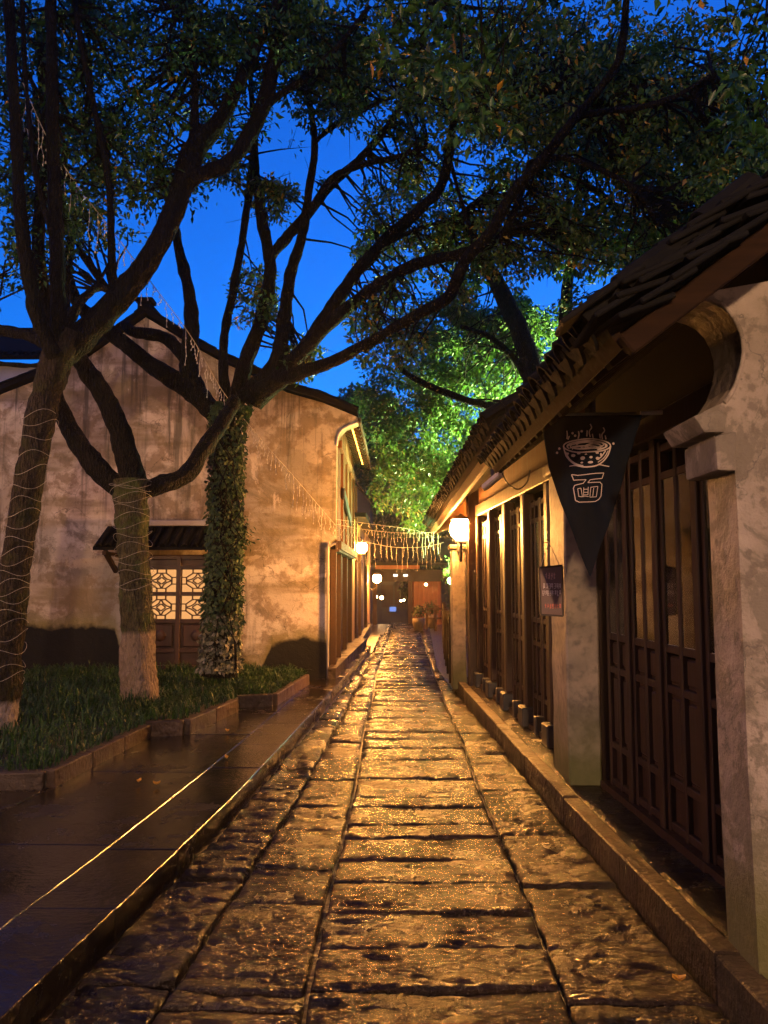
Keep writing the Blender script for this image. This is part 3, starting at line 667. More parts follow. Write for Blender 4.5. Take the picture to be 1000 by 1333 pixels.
# ================================================================== PLANTERS
def planter(corners, label, h):
    """corners: front-left .. front polyline in px on the pavement, then back edge."""
    pts = [PZ(x, y, SW_L) for x, y in corners]; c = sum(pts, Vector())/len(pts)
    t = thing('planter_bed', (c.x, c.y, SW_L), label, 'planter', 'stone edged planters along the wall'); return t, pts
def edge(t, a, b, n, hh, wdt=.12):
    a = Vector(a); b = Vector(b)
    for k in range(n):
        p = a.lerp(b, k/n+.004); q = a.lerp(b, (k+1)/n-.004)
        MB().bar((p.x,p.y,SW_L+hh/2-.02), (q.x,q.y,SW_L+hh/2-.02), wdt, hh+random.uniform(-.006,.006)).build('edge_stone', MAT['planter_stone'], t, bevel=.008)
def grass_obj(t, poly, n, ztop, tall, label):
    xs = [p[0] for p in poly]; ys = [p[1] for p in poly]; pts = []
    def inside(x, y):
        c = False; j = len(poly)-1
        for i in range(len(poly)):
            if (poly[i][1] > y) != (poly[j][1] > y) and x < (poly[j][0]-poly[i][0])*(y-poly[i][1])/(poly[j][1]-poly[i][1])+poly[i][0]: c = not c
            j = i
        return c
    while len(pts) < n:
        x = random.uniform(min(xs), max(xs)); y = random.uniform(min(ys), max(ys))
        if inside(x, y) and noise.noise(Vector((x*1.9,y*1.9,7)))+.55*noise.noise(Vector((x*6,y*6,2))) > random.uniform(-.75,.15): pts.append((x, y))
    P0 = np.array(pts); z0 = ztop + np.array([.05*noise.noise(Vector((x*2.3,y*2.3,0))) for x, y in pts])
    a = RNG.uniform(0, 2*math.pi, n); d = np.stack([np.cos(a), np.sin(a), np.zeros(n)], 1); s = np.stack([-np.sin(a), np.cos(a), np.zeros(n)], 1)
    L = tall*RNG.uniform(.35,1.35,n)*(1+.9*np.array([noise.noise(Vector((x*3.5,y*3.5,4))) for x, y in pts])); wd = .005*RNG.uniform(.7,1.4,n); bend = RNG.uniform(.25,1.0,n)
    b = np.concatenate([P0, z0[:,None]], 1); up = np.array([0,0,1.0]); V = np.empty((n,7,3))
    for k, f in enumerate((0,.45,.8)):
        c = b + up*(L*(f - .45*bend*f*f))[:,None] + d*(L*bend*f*f*.8)[:,None]; ww = (wd*(1-.35*f))[:,None]
        V[:,k*2] = c - s*ww; V[:,k*2+1] = c + s*ww
    V[:,6] = b + up*(L*(1-.6*bend))[:,None] + d*(L*bend*.95)[:,None]
    base = np.arange(n)[:,None]*7; idx = np.concatenate([base+i for i in (0,1,3,0,3,2,2,3,5,2,5,4,4,5,6)], 1)
    me = bpy.data.meshes.new('grass'); me.vertices.add(n*7); me.vertices.foreach_set('co', V.reshape(-1)); me.loops.add(n*15); me.polygons.add(n*5)
    me.loops.foreach_set('vertex_index', idx.reshape(-1).astype(np.int32)); me.polygons.foreach_set('loop_start', (np.arange(n*5)*3).astype(np.int32))
    at = me.attributes.new('tint','FLOAT','FACE'); at.data.foreach_set('value', np.repeat(RNG.random(n), 5).astype(np.float32)); me.update(calc_edges=True)
    o = link('grass', me, MAT['grass_blade']); tag(o, label, 'grass', None, 'stuff')
Z = SW_L
p1 = [PZ(x, y, Z) for x, y in ((-160,1030),(60,1024),(190,958))]; p2 = [PZ(x, y, Z) for x, y in ((190,956),(240,955),(305,925))]; p3 = [PZ(x, y, Z) for x, y in ((305,920),(355,918),(398,890))]
def XY(v): return (v.x, v.y)
specs = [(p1, (PZ(175,950,Z).x-.1, 7.3), 'long grassy planter around the leaning tree', .13, [XY(p1[0]), XY(p1[1]), XY(p1[2]), (p1[2].x, 8.4), (-6.5, 9.6), (-6.5, 5.4)], 15000),
         (p2, None, 'grassy planter with a dark square corner in front of the limewashed tree', .15, [XY(p2[0]), XY(p2[1]), XY(p2[2]), (p2[2].x, 11.2), (-5.2, 11.2), (-4.6, 8.2)], 14000),
         (p3, None, 'narrow grassy planter nearest the lane beside the ivy tree', .15, [XY(p3[0]), XY(p3[1]), XY(p3[2]), (p3[2].x-.25, 11.25), (-2.5, 11.25), (-2.2, 9.0)], 9000)]
for k, (pp, _, lab, hh, poly, n) in enumerate(specs):
    t = thing('planter_bed', (pp[1].x, pp[1].y, SW_L), lab, 'planter', 'stone edged planters along the wall')
    edge(t, pp[0], pp[1], 3 if k == 0 else 1, hh); edge(t, pp[1], pp[2], 3 if k == 0 else 2, hh, .11)
    mb = MB(); q = [Vector((x, y, SW_L-.02)) for x, y in poly]; mb.prism(q, (0,0,hh+.02-.035)); mb.build('soil', MAT['earth'], t)
    grass_obj(t, poly, n, SW_L+hh-.04, .145 if k < 2 else .125, ['tufted lily grass filling the planter of the leaning tree', 'lily grass around the limewashed trunk', 'short lily grass beside the ivy-clad trunk'][k])

# ================================================================== LANTERNS
def lantern(c, r, label, mount, mat='lamp_glow_warm', group='globe lanterns along the lane', hood=.95):
    c = Vector(c); t = thing('lantern', c, label, 'lantern', group)
    mb = MB(); prof = [(r*.45,-r*.95),(r*.85,-r*.55),(r*1.0,0),(r*.9,r*.5),(r*.55,r*.92),(r*.3,r)]
    mb.lathe(c, prof, 12); mb.build('globe', MAT[mat], t, smooth=True)
    mb = MB(); mb.lathe(c+Vector((0,0,r*1.003)), [(r*hood,-r*.16),(r*hood*.85,r*.02),(r*.3,r*.22),(r*.04,r*.4)], 10); mb.build('cap', MAT['iron'], t)
    mb = MB(); mb.lathe(c+Vector((0,0,-r*1.25)), [(r*.2,0),(r*.55,r*.1),(r*.5,r*.28)], 10); mb.build('collar', MAT['iron'], t)
    m = Vector(mount); mb = MB(); b = c+Vector((0,0,-r*1.2))
    if abs(m.x-b.x)+abs(m.y-b.y) < .03: mb.tube([b, m], [r*.16, r*.2], 8)
    else: mb.tube([b, b+Vector((0,0,-r*.7)), b.lerp(m,.5)+Vector((0,0,-r*1.4)), m], r*.12, 6); mb.lathe(m+Vector((0,0,-.06)), [(.045,0),(.045,.12)], 8)
    mb.build('bracket', MAT['iron'], t); return t

# ================================================================== GABLE HOUSE (left)
HY = 11.5
hx = P(426, 885, HY).x
house = thing('gable_house', (-4, 13, 0), 'plastered gable house with stained wall, timber side and lit eave', 'house')
def hp(px, py): return P(px, py, HY)
front = [(426,893),(426,714),(430,705),(437,701),(438,578),(441,565),(450,556),(466,550),(466,543),(420,524),(374,511),(325,487),(290,472),(245,447),(215,428),(190,413),(170,427),(112,467),(56,492),(5,512),(-140,575),(-140,893)]
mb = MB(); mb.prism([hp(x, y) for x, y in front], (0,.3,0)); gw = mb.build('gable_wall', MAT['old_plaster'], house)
mb = MB(); mb.box(hp(-140,800).x, hx, HY+.302, HY+5.2, -.04, 3.3); mb.build('side_wall', MAT['old_plaster'], house)
# roof slopes
roof = None
rl = [(466,541),(420,521),(374,508),(325,484),(290,469),(245,444),(215,425),(190,408)]
ll = [(190,408),(170,424),(112,464),(56,489),(5,509),(-150,577)]
def roofstrip(line, y0, y1, th):
    mb = MB(); a = [hp(x, y) for x, y in line]
    for k in range(len(a)-1):
        p, q = a[k], a[k+1]
        q0 = [Vector((p.x,y0,p.z)), Vector((q.x,y0,q.z)), Vector((q.x,y1,q.z)), Vector((p.x,y1,p.z))]
        mb.hexa(q0, [v+Vector((0,0,th)) for v in q0])
    return mb
roof = roofstrip(rl, HY-.10, HY+5.1, .07).build('roof', MAT['tile'], house)
roofstrip(ll, HY-.10, HY+5.1, .07).build('roof', MAT['tile'], house)
def half_pipe(n=6, r=.075, L=.22, th=.012, flip=1, taper=.88, a0=0, a1=math.pi):
    mb = MB(); 
    for yy, s in ((0,1),(L,taper)):
        for rr in (r, r-th):
            for k in range(n+1):
                a = a0+(a1-a0)*k/n; mb.v.append(Vector((math.cos(a)*rr*s, yy, flip*math.sin(a)*rr*s)))
    m = n+1
    for k in range(n):
        mb.f += [[k,k+1,2*m+k+1,2*m+k],[m+k,3*m+k,3*m+k+1,m+k+1],[k,m+k,m+k+1,k+1],[2*m+k,2*m+k+1,3*m+k+1,3*m+k]]
    mb.f += [[0,2*m,3*m,m],[n,m+n,3*m+n,2*m+n]]
    return mb
cover = half_pipe().mesh('cover_tile', smooth=False); cover.materials.append(MAT['tile'])
pan = half_pipe(5, .1, .22, .012, -1, .95, R(25), R(155)).mesh('pan_tile'); pan.materials.append(MAT['tile'])
small_cover = half_pipe(5, .055, .19, .01).mesh('cover_tile'); small_cover.materials.append(MAT['tile'])
# verge tiles along the gable edge
def along(line, step, fn):
    a = [hp(x, y) for x, y in line]; acc = 0
    for k in range(len(a)-1):
        p, q = a[k], a[k+1]; L = (q-p).length; s = (step - acc) if acc else 0
        while s < L: fn(p.lerp(q, s/L), (q-p).normalized()); s += step
        acc = L-(s-step)
for line in (rl, ll):
    def f(p, d):
        d = d if d.z > 0 else -d
        yv = d; zv = Vector((0,0,1)); xv = yv.cross(zv).normalized(); zv = xv.cross(yv)
        M = Matrix((( xv.x,yv.x,zv.x,p.x),(xv.y,yv.y,zv.y,HY-.06),(xv.z,yv.z,zv.z,p.z+.075),(0,0,0,1)))
        link('verge_tile', small_cover, None, roof, M)
    along(line, .17, f)
pk = hp(190, 404); mb = MB(); mb.box(pk.x-.09, pk.x+.09, HY-.12, HY+5.1, pk.z-.02, pk.z+.1); mb.box(pk.x-.13, pk.x+.13, HY-.14, HY+.1, pk.z+.1, pk.z+.16); mb.build('ridge', MAT['tile'], roof)
# eave soffit over the lane
ex = hp(468,545).x; fx_ = hp(438,600).x
mb = MB(); za = hp(468,548).z
q0 = [Vector((fx_+.002,HY+.31,za+.20)), Vector((ex,HY-.02,za)), Vector((ex,16.4,za)), Vector((fx_+.002,16.4,za+.20))]
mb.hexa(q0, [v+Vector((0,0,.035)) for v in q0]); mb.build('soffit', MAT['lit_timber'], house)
for k in range(16):
    yy = HY+.45+k*.3; MB().bar((fx_+.0,yy,za+.16), (ex-.02,yy,za-.035), .05, .05).build('rafter', MAT['beam_wood'], house)
MB().bar((ex+.012,HY-.03,za+.01),(ex+.012,16.45,za+.01),.02,.09).build('fascia', MAT['beam_wood'], house)
MB().bar((fx_+.2,HY+.36,za+.02),(fx_+.2,16.0,za+.02),.02,.02).build('led_strip', MAT['led_strip'], house)
# curved plaster edge under the eave
mb = MB(); arc = [hp(x,y) for x,y in ((438,580),(441,565),(450,556),(466,550))]
mb.tube(catmull([tuple(p) for p in arc],4), .018, 6); mb.build('bracket_moulding', MAT['pale_plaster'], house, smooth=True)
# timber upper storey: each board
yy = HY+.302
while yy < 16.2:
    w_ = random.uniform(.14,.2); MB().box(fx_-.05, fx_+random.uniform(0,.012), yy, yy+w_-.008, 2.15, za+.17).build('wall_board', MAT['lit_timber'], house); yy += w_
MB().box(fx_-.03, fx_+.06, HY+.302, 16.2, 2.02, 2.148).build('sill_beam', MAT['beam_wood'], house)
MB().box(fx_-.02, fx_+.06, HY+.302, 16.2, za-.36, za-.24).build('wall_plate', MAT['lit_timber'], house)
for k in range(5): MB().box(fx_-.0, fx_+.045, HY+.9+k*1.1, HY+.98+k*1.1, 2.15, za-.36).build('stud', MAT['lit_timber'], house)
MB().bar((fx_+.06,12.3,2.95),(fx_+.06,14.2,2.62),.03,.16).build('brace_board', MAT['iron'], house)
# lower timber doors on the lane side
lowx = hx+.01
for k in range(14):
    y0 = HY+.35+k*.34; MB().box(lowx-.04, lowx+random.uniform(.0,.02), y0, y0+.325, .28, 1.98).build('door_board', MAT['beam_wood'], house)
for y0 in (HY+.32, 12.9, 14.4, 16.0): MB().box(lowx-.0, lowx+.09, y0, y0+.11, .26, 2.02).build('post', MAT['beam_wood'], house, bevel=.006)
MB().box(lowx-.05, fx_+.03, HY+.305, 16.2, 1.985, 2.018).build('lintel', MAT['beam_wood'], house)
# downpipe at the corner
mb = MB(); mb.tube(catmull([tuple(P(427,884,HY-.04)), tuple(P(427,720,HY-.04)), tuple(P(430,711,HY-.04)), tuple(P(437,707,HY-.04))],6), .02, 8); mb.build('downpipe', MAT['grey_metal'], house, smooth=True)
# stoop slabs along the lane side
for k in range(4):
    y0 = 11.35+k*1.45; st = [(hx+.02, y0), (min(Lx(y0)-.1, hx+.42), y0), (min(Lx(y0+1.42)-.1, hx+.42), y0+1.42), (hx+.02, y0+1.42)]
    lay(st, .27, .3, house, MAT['kerb_stone'], .002, 'stoop_slab')

# door canopy
cz = hp(200,684).z; cx0, cx1 = hp(140,700).x, hp(322,700).x; ce = hp(200,718); 
can = MB(); run = .55; dz = cz-.05-(P(200,716,HY-run).z)
q0 = [Vector((cx0,HY-run,cz-.05-dz)), Vector((cx1,HY-run,cz-.05-dz)), Vector((cx1,HY-.003,cz-.05)), Vector((cx0,HY-.003,cz-.05))]
can.hexa(q0, [v+Vector((0,0,.04)) for v in q0]); canopy = can.build('door_canopy', MAT['tile'], house)
MB().box(cx0+.1, cx1-.1, HY-.12, HY-.004, cz-.012, cz+.07).build('canopy_ridge', MAT['ridge'], canopy, bevel=.01)
sl_ = Vector((0, run, dz)).normalized()
xx = cx0+.08
while xx < cx1-.04:
    for c in range(3):
        p = Vector((xx, HY-run-.02, cz-.05-dz+.045)) + sl_*(c*.175)
        xv = Vector((1,0,0)); zv = xv.cross(sl_)
        M = Matrix(((xv.x,sl_.x,zv.x,p.x),(xv.y,sl_.y,zv.y,p.y),(xv.z,sl_.z,zv.z,p.z),(0,0,0,1)))
        link('cover_tile', small_cover, None, canopy, M)
    xx += .155
for x_ in (cx0+.15, cx1-.15):
    MB().bar((x_,HY-.003,cz-dz-.35),(x_,HY-run+.08,cz-dz-.07),.06,.06).build('bracket', MAT['beam_wood'], canopy)
    MB().bar((x_,HY-.003,cz-dz-.10),(x_,HY-run+.04,cz-dz-.09),.055,.05).build('bracket_arm', MAT['beam_wood'], canopy)
# lattice door
lx0, lx1 = hp(192,800).x, hp(280,800).x; zt = hp(200,724).z; zb = .2
door = MB().box(lx0-.1, lx1+.1, HY-.05, HY-.003, zb, zt+.02).build('lattice_door', MAT['door_wood'], house)
mid = hp(234,800).x
for a, b in ((lx0-.1,lx0),(mid-.035,mid+.035),(lx1,lx1+.1)): MB().box(a, b, HY-.11, HY-.052, zb, zt).build('stile', MAT['door_wood'], door, bevel=.005)
zr = [hp(200,v).z for v in (726,739,773,808,846,868)]
for z_ in zr: MB().box(lx0-.0, lx1, HY-.10, HY-.053, z_-.03, z_+.03).build('rail', MAT['door_wood'], door, bevel=.004)
for (a, b) in ((lx0, mid-.035), (mid+.035, lx1)):
    for r_ in (0, 1):
        z1, z0 = zr[1+r_]-.03, zr[2+r_]+.03
        MB().box(a+.01, b-.01, HY-.058, HY-.054, z0, z1).build('paper_pane', MAT['window_glow'], door)
        mb = MB(); cx_, cz_ = (a+b)/2, (z0+z1)/2; hw, hh = (b-a)/2, (z1-z0)/2; yb = HY-.075
        def seg(u0, v0, u1, v1, t_=.016): mb.bar((cx_+u0*hw,yb,cz_+v0*hh),(cx_+u1*hw,yb,cz_+v1*hh),.03,t_,up=(0,0,1) if abs(v1-v0)*hh < abs(u1-u0)*hw else (1,0,0))
        oc = [(.68,.3),(.3,.68),(-.3,.68),(-.68,.3),(-.68,-.3),(-.3,-.68),(.3,-.68),(.68,-.3)]
        for i in range(8): seg(*oc[i], *oc[(i+1)%8])
        for s1, s2 in ((1,1),(1,-1),(-1,1),(-1,-1)):
            seg(s1*.68, s2*.3, s1, s2*.3); seg(s1*.3, s2*.68, s1*.3, s2)
            seg(s1*.02, s2*.30, s1*.30, s2*.02); 
            pts = [(s1*(.68-.36*math.cos(q)), s2*(.68-.36*math.sin(q))) for q in np.linspace(0, math.pi/2, 5)]
            pts = [(s1*.66, s2*.02), (s1*.36, s2*.14), (s1*.14, s2*.36), (s1*.02, s2*.66)]
            for i in range(3): seg(*pts[i], *pts[i+1])
        mb.build('lattice', MAT['door_wood'], door)
    z1, z0 = zr[3]-.05, zr[4]+.05
    MB().box(a+.04, b-.04, HY-.085, HY-.053, z0, z1).build('carved_panel', MAT['door_wood'], door, bevel=.015)
    mb = MB(); mb.lathe((0,0,0), [(.09,0),(.06,.015),(.02,.02)], 8); M = Matrix.Translation(((a+b)/2, HY-.085, (z0+z1)/2)) @ Matrix.Rotation(R(90),4,'X')
    link('carved_boss', mb.mesh('carved_boss'), MAT['door_wood'], door, M)

# house further back on the far left
back = thing('rear_house', (-9.5, 15, 0), 'pale house with dark tiled roof glimpsed behind the gable house', 'house')
a = P(-250,470,16.5); b = P(120,470,16.5); zt_ = P(0,470,16.5).z; zr_ = P(0,446,17.2).z
MB().box(a.x, b.x, 16.8, 17.1, -.04, zt_+.02).build('wall', MAT['pale_plaster'], back)
mb = MB(); q0 = [Vector((a.x,16.4,zt_)),Vector((b.x,16.4,zt_)),Vector((b.x,19,zt_+1.5)),Vector((a.x,19,zt_+1.5))]; mb.hexa(q0,[v+Vector((0,0,.1)) for v in q0]); rb = mb.build('roof', MAT['tile'], back)
xx = a.x+.1
while xx < b.x:
    M = Matrix.Translation((xx,16.36,zt_+.1)) @ Matrix.Rotation(R(30),4,'X'); link('cover_tile', cover, None, rb, M); xx += .21

# lane wall beyond the gable house
lw = thing('lane_wall', (-1, 20, 0), 'ochre lamp-lit wall with doorways beyond the gable house', 'wall')
wx = lambda y: -.93+.008*(y-16.5)
for k, (y0, y1, m_) in enumerate(((16.46,18.6,'ochre_plaster'),(18.6,19.1,'beam_wood'),(19.1,21.8,'ochre_plaster'),(21.8,22.2,'beam_wood'),(22.2,26,'ochre_plaster'))):
    d_ = .06 if m_ == 'beam_wood' else 0
    MB().box(wx(y0)-2.0, wx(y0)+d_, y0, y1-.004, -.04, 2.9 if not d_ else 2.6).build('wall_panel' if not d_ else 'post', MAT[m_], lw)
MB().box(wx(16.5)-2.1, wx(16.5)+.28, 16.47, 26.1, 2.905, 3.0).build('roof_slab', MAT['tile'], lw)
MB().box(wx(16.5), wx(16.5)+.16, 16.47, 24, -.04, .22).build('step', MAT['kerb_stone'], lw, bevel=.01)
for k in range(3):
    MB().box(wx(16)-.02, wx(16)+.05, 17.2+2.4*k, 17.9+2.4*k, .23, 2.0).build('door', MAT['beam_wood'], lw)

# lanterns on the left, receding
Y_ = 17.2; c = P(471,713,Y_); lantern(c, .125, 'globe lantern on the ochre wall just past the gable house', (c.x-.14,Y_,c.z-.2), 'lamp_glow_left')
Y_ = 24.0; c = P(491,753,Y_); lantern(c, .135, 'smaller globe lantern further along the ochre wall', (c.x-.3,Y_,c.z-.2), 'lamp_glow_left')
for px, py in ((489,777),(497,778)):
    c = P(px,py,40); lantern(c, .095, 'tiny distant globe lamp of the pair past the gate post' , (c.x,40,-1.2), 'lamp_glow_far', 'distant globe lamps past the gate')

# ================================================================== RIGHT-HAND SHOPS
O = Vector((1.58, 3.3, 0)); DIR = Vector((-.06, 1, 0)).normalized(); OUT = Vector((-1, -.06, 0)).normalized()
def F(s, t_, z): return O + DIR*s + OUT*t_ + Vector((0,0,z))
FM = Matrix(((DIR.x,OUT.x,0,O.x),(DIR.y,OUT.y,0,O.y),(0,0,1,0),(0,0,0,1)))
def fbox(s0, s1, t0, t1, z0, z1): return MB().box(s0, s1, t0, t1, z0, z1, FM)
def door_leaf(parent, s0, s1, zb, zt, lit=False, mid=True):
    """a tall timber door leaf: stiles, rails, glazed top, panels below"""
    d = fbox(s0+.006, s1-.006, -.035, -.02, zb+.04, zb+.98).build('door_leaf', MAT['door_wood'], parent)
    W_ = s1-s0; sw = .055
    st = [(s0+.006, s0+sw), (s1-sw, s1-.006)]
    if mid: st.append(((s0+s1)/2-.02, (s0+s1)/2+.02))
    for a, b in st: fbox(a, b, -.045, .012, zb+.02, zt-.02).build('stile', MAT['door_wood'], d, bevel=.005)
    for z_ in (zb+.06, zb+.30, zb+.80, zb+1.02, zt-.22, zt-.06): fbox(s0+.056, s1-.056, -.042, .008, z_-.022, z_+.022).build('rail', MAT['door_wood'], d, bevel=.004)
    for a, b in (((s0+sw),(s0+s1)/2-.02),((s0+s1)/2+.02,(s1-sw))) if mid else ((s0+sw, s1-sw),):
        fbox(a+.002, b-.002, .001, .005, zb+1.045, zt-.245).build('pane', MAT['glass'], d)
        fbox(a+.003, b-.003, -.012, -.005, zb+1.03, zb+random.uniform(1.55,1.72)).build('reflection_panel', MAT['pale_reflection'], d)  # pale panel stands in for the reflection in the lower pane
        fbox(a+.025, b-.025, -.018, .0, zb+.345, zb+.755).build('panel', MAT['door_wood'], d, bevel=.012)
        fbox(a+.02, b-.02, -.018, -.003, zb+.84, zb+.98).build('panel', MAT['door_wood'], d, bevel=.008)
    return d
def shop_post(parent, s, zb, zt, w_=.13, base=True):
    p = fbox(s-w_/2, s+w_/2, -.05, .075, zb+.18 if base else zb, zt).build('post', MAT['door_wood'], parent, bevel=.015)
    if base: fbox(s-w_/2-.035, s+w_/2+.035, -.06, .12, zb-.01, zb+.178).build('post_base', MAT['iron'], parent, bevel=.012)
    return p
def tile_roof(parent, E0, E1, run, slope, pitch, courses, name='roof', verge=False, rafters=True, th=.05):
    E0 = Vector(E0); E1 = Vector(E1); e = (E1-E0); L = e.length; e.normalize(); hz = Vector((-e.y, e.x, 0)) * -1
    if hz.x < 0: hz = -hz
    hz.normalize(); u = (hz*1.0 + Vector((0,0,slope))).normalized(); nrm = e.cross(u).normalized()
    if nrm.z < 0: nrm = -nrm
    mb = MB(); rl_ = run*math.sqrt(1+slope**2); q = [E0+nrm*.0, E1, E1+u*rl_, E0+u*rl_]; mb.hexa([v-nrm*th for v in q], q)
    rf = mb.build(name, MAT['tile'], parent)
    n = int(L/pitch); M0 = lambda p: Matrix(((e.x,u.x,nrm.x,p.x),(e.y,u.y,nrm.y,p.y),(e.z,u.z,nrm.z,p.z),(0,0,0,1)))
    for k in range(n+1):
        for c in range(courses):
            j = Vector((random.uniform(-.008,.008), random.uniform(-.012,.012), random.uniform(-.004,.004)))
            rot = Matrix.Rotation(random.uniform(-.06,.06),4,'Z') @ Matrix.Rotation(random.uniform(-.05,.05),4,'X')
            p = E0 + e*(k*pitch+.02) - u*.05 + u*(c*.18) + nrm*(.035+.006*c) + j; link('cover_tile', cover, None, rf, M0(p) @ rot)
            if k < n:
                p = E0 + e*((k+.5)*pitch+.02) - u*.03 + u*(c*.18) + nrm*(.095) + j; link('pan_tile', pan, None, rf, M0(p) @ rot)
        if k < n:   # drip plates between the covers
            p = E0 + e*((k+.5)*pitch+.02) - u*.035 + nrm*.03
            link('drip_tile', DRIP, None, rf, M0(p))
    if rafters:
        m = int(L/.24)
        for k in range(m+1):
            a = E0 + e*(.05+k*.24) - nrm*(th+.035) + u*.03
            MB().bar(a, a+u*min(rl_*.6,1.3), .06, .065, up=nrm).build('rafter', MAT['barge_wood'], rf)
        a = E0 - nrm*(th+.02); MB().bar(a+u*.012, a+e*L+u*.012, .03, .055, up=nrm).build('fascia', MAT['barge_wood'], rf)
    return rf, e, u, nrm, rl_
mb = MB(); mb.prism([Vector((x,0,z)) for x, z in ((-.085,.03),(.085,.03),(.075,-.015),(.03,-.06),(0,-.075),(-.03,-.06),(-.075,-.015))], (0,.014,0)); DRIP = mb.mesh('drip_tile'); DRIP.materials.append(MAT['tile'])

zb = SW_R
near = thing('noodle_shop', F(1,0,0), 'dark timber shopfront with glazed door leaves behind the navy pennant', 'shop')
far = thing('timber_shop', F(5,0,0), 'lamp-lit timber shopfront between the stone post and the lantern', 'shop')
ZL = 2.36
# near shop leaves
s = [.10,.62,1.14,1.62,2.08]
for a, b in zip(s[:-1], s[1:]): door_leaf(near, a+.01, b-.01, zb, ZL, mid=True)
for a in (0.0,.62,1.14,1.62): fbox(a-.035, a+.035, -.06, .035, zb-.01, ZL).build('mullion', MAT['door_wood'], near, bevel=.006)
fbox(-.1, 2.15, -.08, .05, ZL+.002, ZL+.14).build('lintel', MAT['door_wood'], near, bevel=.006)
fbox(-.1, 2.15, -.06, .02, ZL+.145, 3.0).build('upper_wall', MAT['barge_wood'], near)
fbox(-.1, 2.15, -.07, .05, zb-.02, zb+.03).build('threshold', MAT['door_wood'], near)
# far shop leaves
posts = [3.42, 4.35, 5.28, 6.2, 7.1]
for a in posts[:]: shop_post(far, a, zb, ZL+.05)
for a, b in zip(posts[:-1], posts[1:]):
    m_ = (a+b)/2; door_leaf(far, a+.075, m_, zb, ZL-.02); door_leaf(far, m_, b-.075, zb, ZL-.02)
    fbox(m_-.045, m_+.045, -.03, .09, zb-.01, zb+.16).build('door_block', MAT['iron'], far, bevel=.01)
door_leaf(far, 2.72, 3.34, zb, ZL-.02)
fbox(2.66, 7.3, -.08, .07, ZL+.052, ZL+.2).build('lintel', MAT['door_wood'], far, bevel=.008)
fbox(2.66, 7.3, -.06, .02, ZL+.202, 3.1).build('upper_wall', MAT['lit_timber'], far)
fbox(2.66, 7.3, -.06, .06, zb-.02, zb+.035).build('threshold', MAT['door_wood'], far)
# rooms behind the glass: back wall, floor
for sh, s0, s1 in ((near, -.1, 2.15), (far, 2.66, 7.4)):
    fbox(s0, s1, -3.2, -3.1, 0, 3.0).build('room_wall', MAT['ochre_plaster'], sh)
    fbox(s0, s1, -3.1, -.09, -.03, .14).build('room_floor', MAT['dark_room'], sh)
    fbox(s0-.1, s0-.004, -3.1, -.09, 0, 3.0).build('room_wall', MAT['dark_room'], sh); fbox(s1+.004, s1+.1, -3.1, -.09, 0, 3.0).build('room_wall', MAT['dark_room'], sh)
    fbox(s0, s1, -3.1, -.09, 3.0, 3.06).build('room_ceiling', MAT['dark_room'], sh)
# stone post between the shops
def quad_post(name, x0, x1, y0, y1, z0, z1, mat, parent, bev=.012):
    mb = MB(); n = 14
    for k in range(n+1):
        z_ = z0+(z1-z0)*k/n
        for (x_, y_) in ((x0,y0),(x1,y0),(x1,y1),(x0,y1)):
            mb.v.append(Vector((x_+.008*noise.noise(Vector((x_*3,y_*3,z_*4))), y_+.008*noise.noise(Vector((x_*3,y_*3,z_*4+9))), z_)))
    for k in range(n):
        for i in range(4): j = (i+1)%4; mb.f.append([k*4+i, k*4+j, (k+1)*4+j, (k+1)*4+i])
    mb.f += [[3,2,1,0],[n*4,n*4+1,n*4+2,n*4+3]]
    return mb.build(name, mat, parent, bevel=bev)
pst = thing('stone_post', (1.3,5.7,SW_R), 'weathered grey stone post between the two shopfronts', 'post')
quad_post('shaft', 1.19, 1.42, 5.46, 5.98, SW_R-.02, 2.35, MAT['post_stone'], pst)
MB().box(1.15, 1.47, 5.42, 6.02, 2.352, 2.44).build('capital', MAT['post_stone'], pst, bevel=.012)
MB().box(1.425, 1.56, 5.5, 5.62, SW_R-.02, 2.34).build('timber_jamb', MAT['door_wood'], pst, bevel=.006)
pf = thing('stone_post', (.87,10.9,SW_R), 'plastered post under the bright lantern at the end of the shops', 'post')
quad_post('shaft', .77, .97, 10.75, 11.05, SW_R-.1, 1.98, MAT['post_stone'], pf)
MB().box(.74, 1.0, 10.72, 11.08, 1.982, 2.04).build('cap', MAT['beam_wood'], pf, bevel=.01)
fbox(7.2, 7.4, -.35, .165, -.02, 2.9).build('end_wall', MAT['door_wood'], far)
c = P(600,689,10.6); c.y = 10.6; lantern(c, .155, 'bright globe lantern over the plastered post at the shop end', (c.x, 10.74, 2.0))

# near gable wall with stepped corbel and round cut-out
gwall = thing('shop_end_wall', (1.7, 2.95, 0), 'plastered end wall with stepped corbel and horseshoe bracket under the eave', 'wall')
GY = 2.9
out = [(988,1260),(974,1000),(966,800),(960,660),(957,613),(933,611),(930,566),(916,563),(904,543),(922,533),(941,524),(955,503),(963,480),(966,461),(965,445),(960,428),(952,413),(940,401),(927,394),(913,390),(893,391),(868,402),(840,417),(808,433),(779,445),(782,430),(796,418),(850,397),(893,381),(915,381),(1000,366),(1250,320),(1250,1560),(1000,1560)]
mb = MB(); mb.prism([P(x, y, GY) for x, y in out], (0,.26,0)); mb.build('wall', MAT['corner_plaster'], gwall)
mb = MB(); mb.prism([P(x,y,GY-.03) for x,y in ((960,613),(934,612),(931,567),(960,560))], (0,.32,0)); mb.build('corbel', MAT['corner_plaster'], gwall, bevel=.014, seg=2)
mb = MB(); mb.prism([P(x,y,GY-.045) for x,y in ((945,563),(917,563),(903,541),(920,536),(948,534))], (0,.35,0)); mb.build('corbel', MAT['corner_plaster'], gwall, bevel=.014, seg=2)
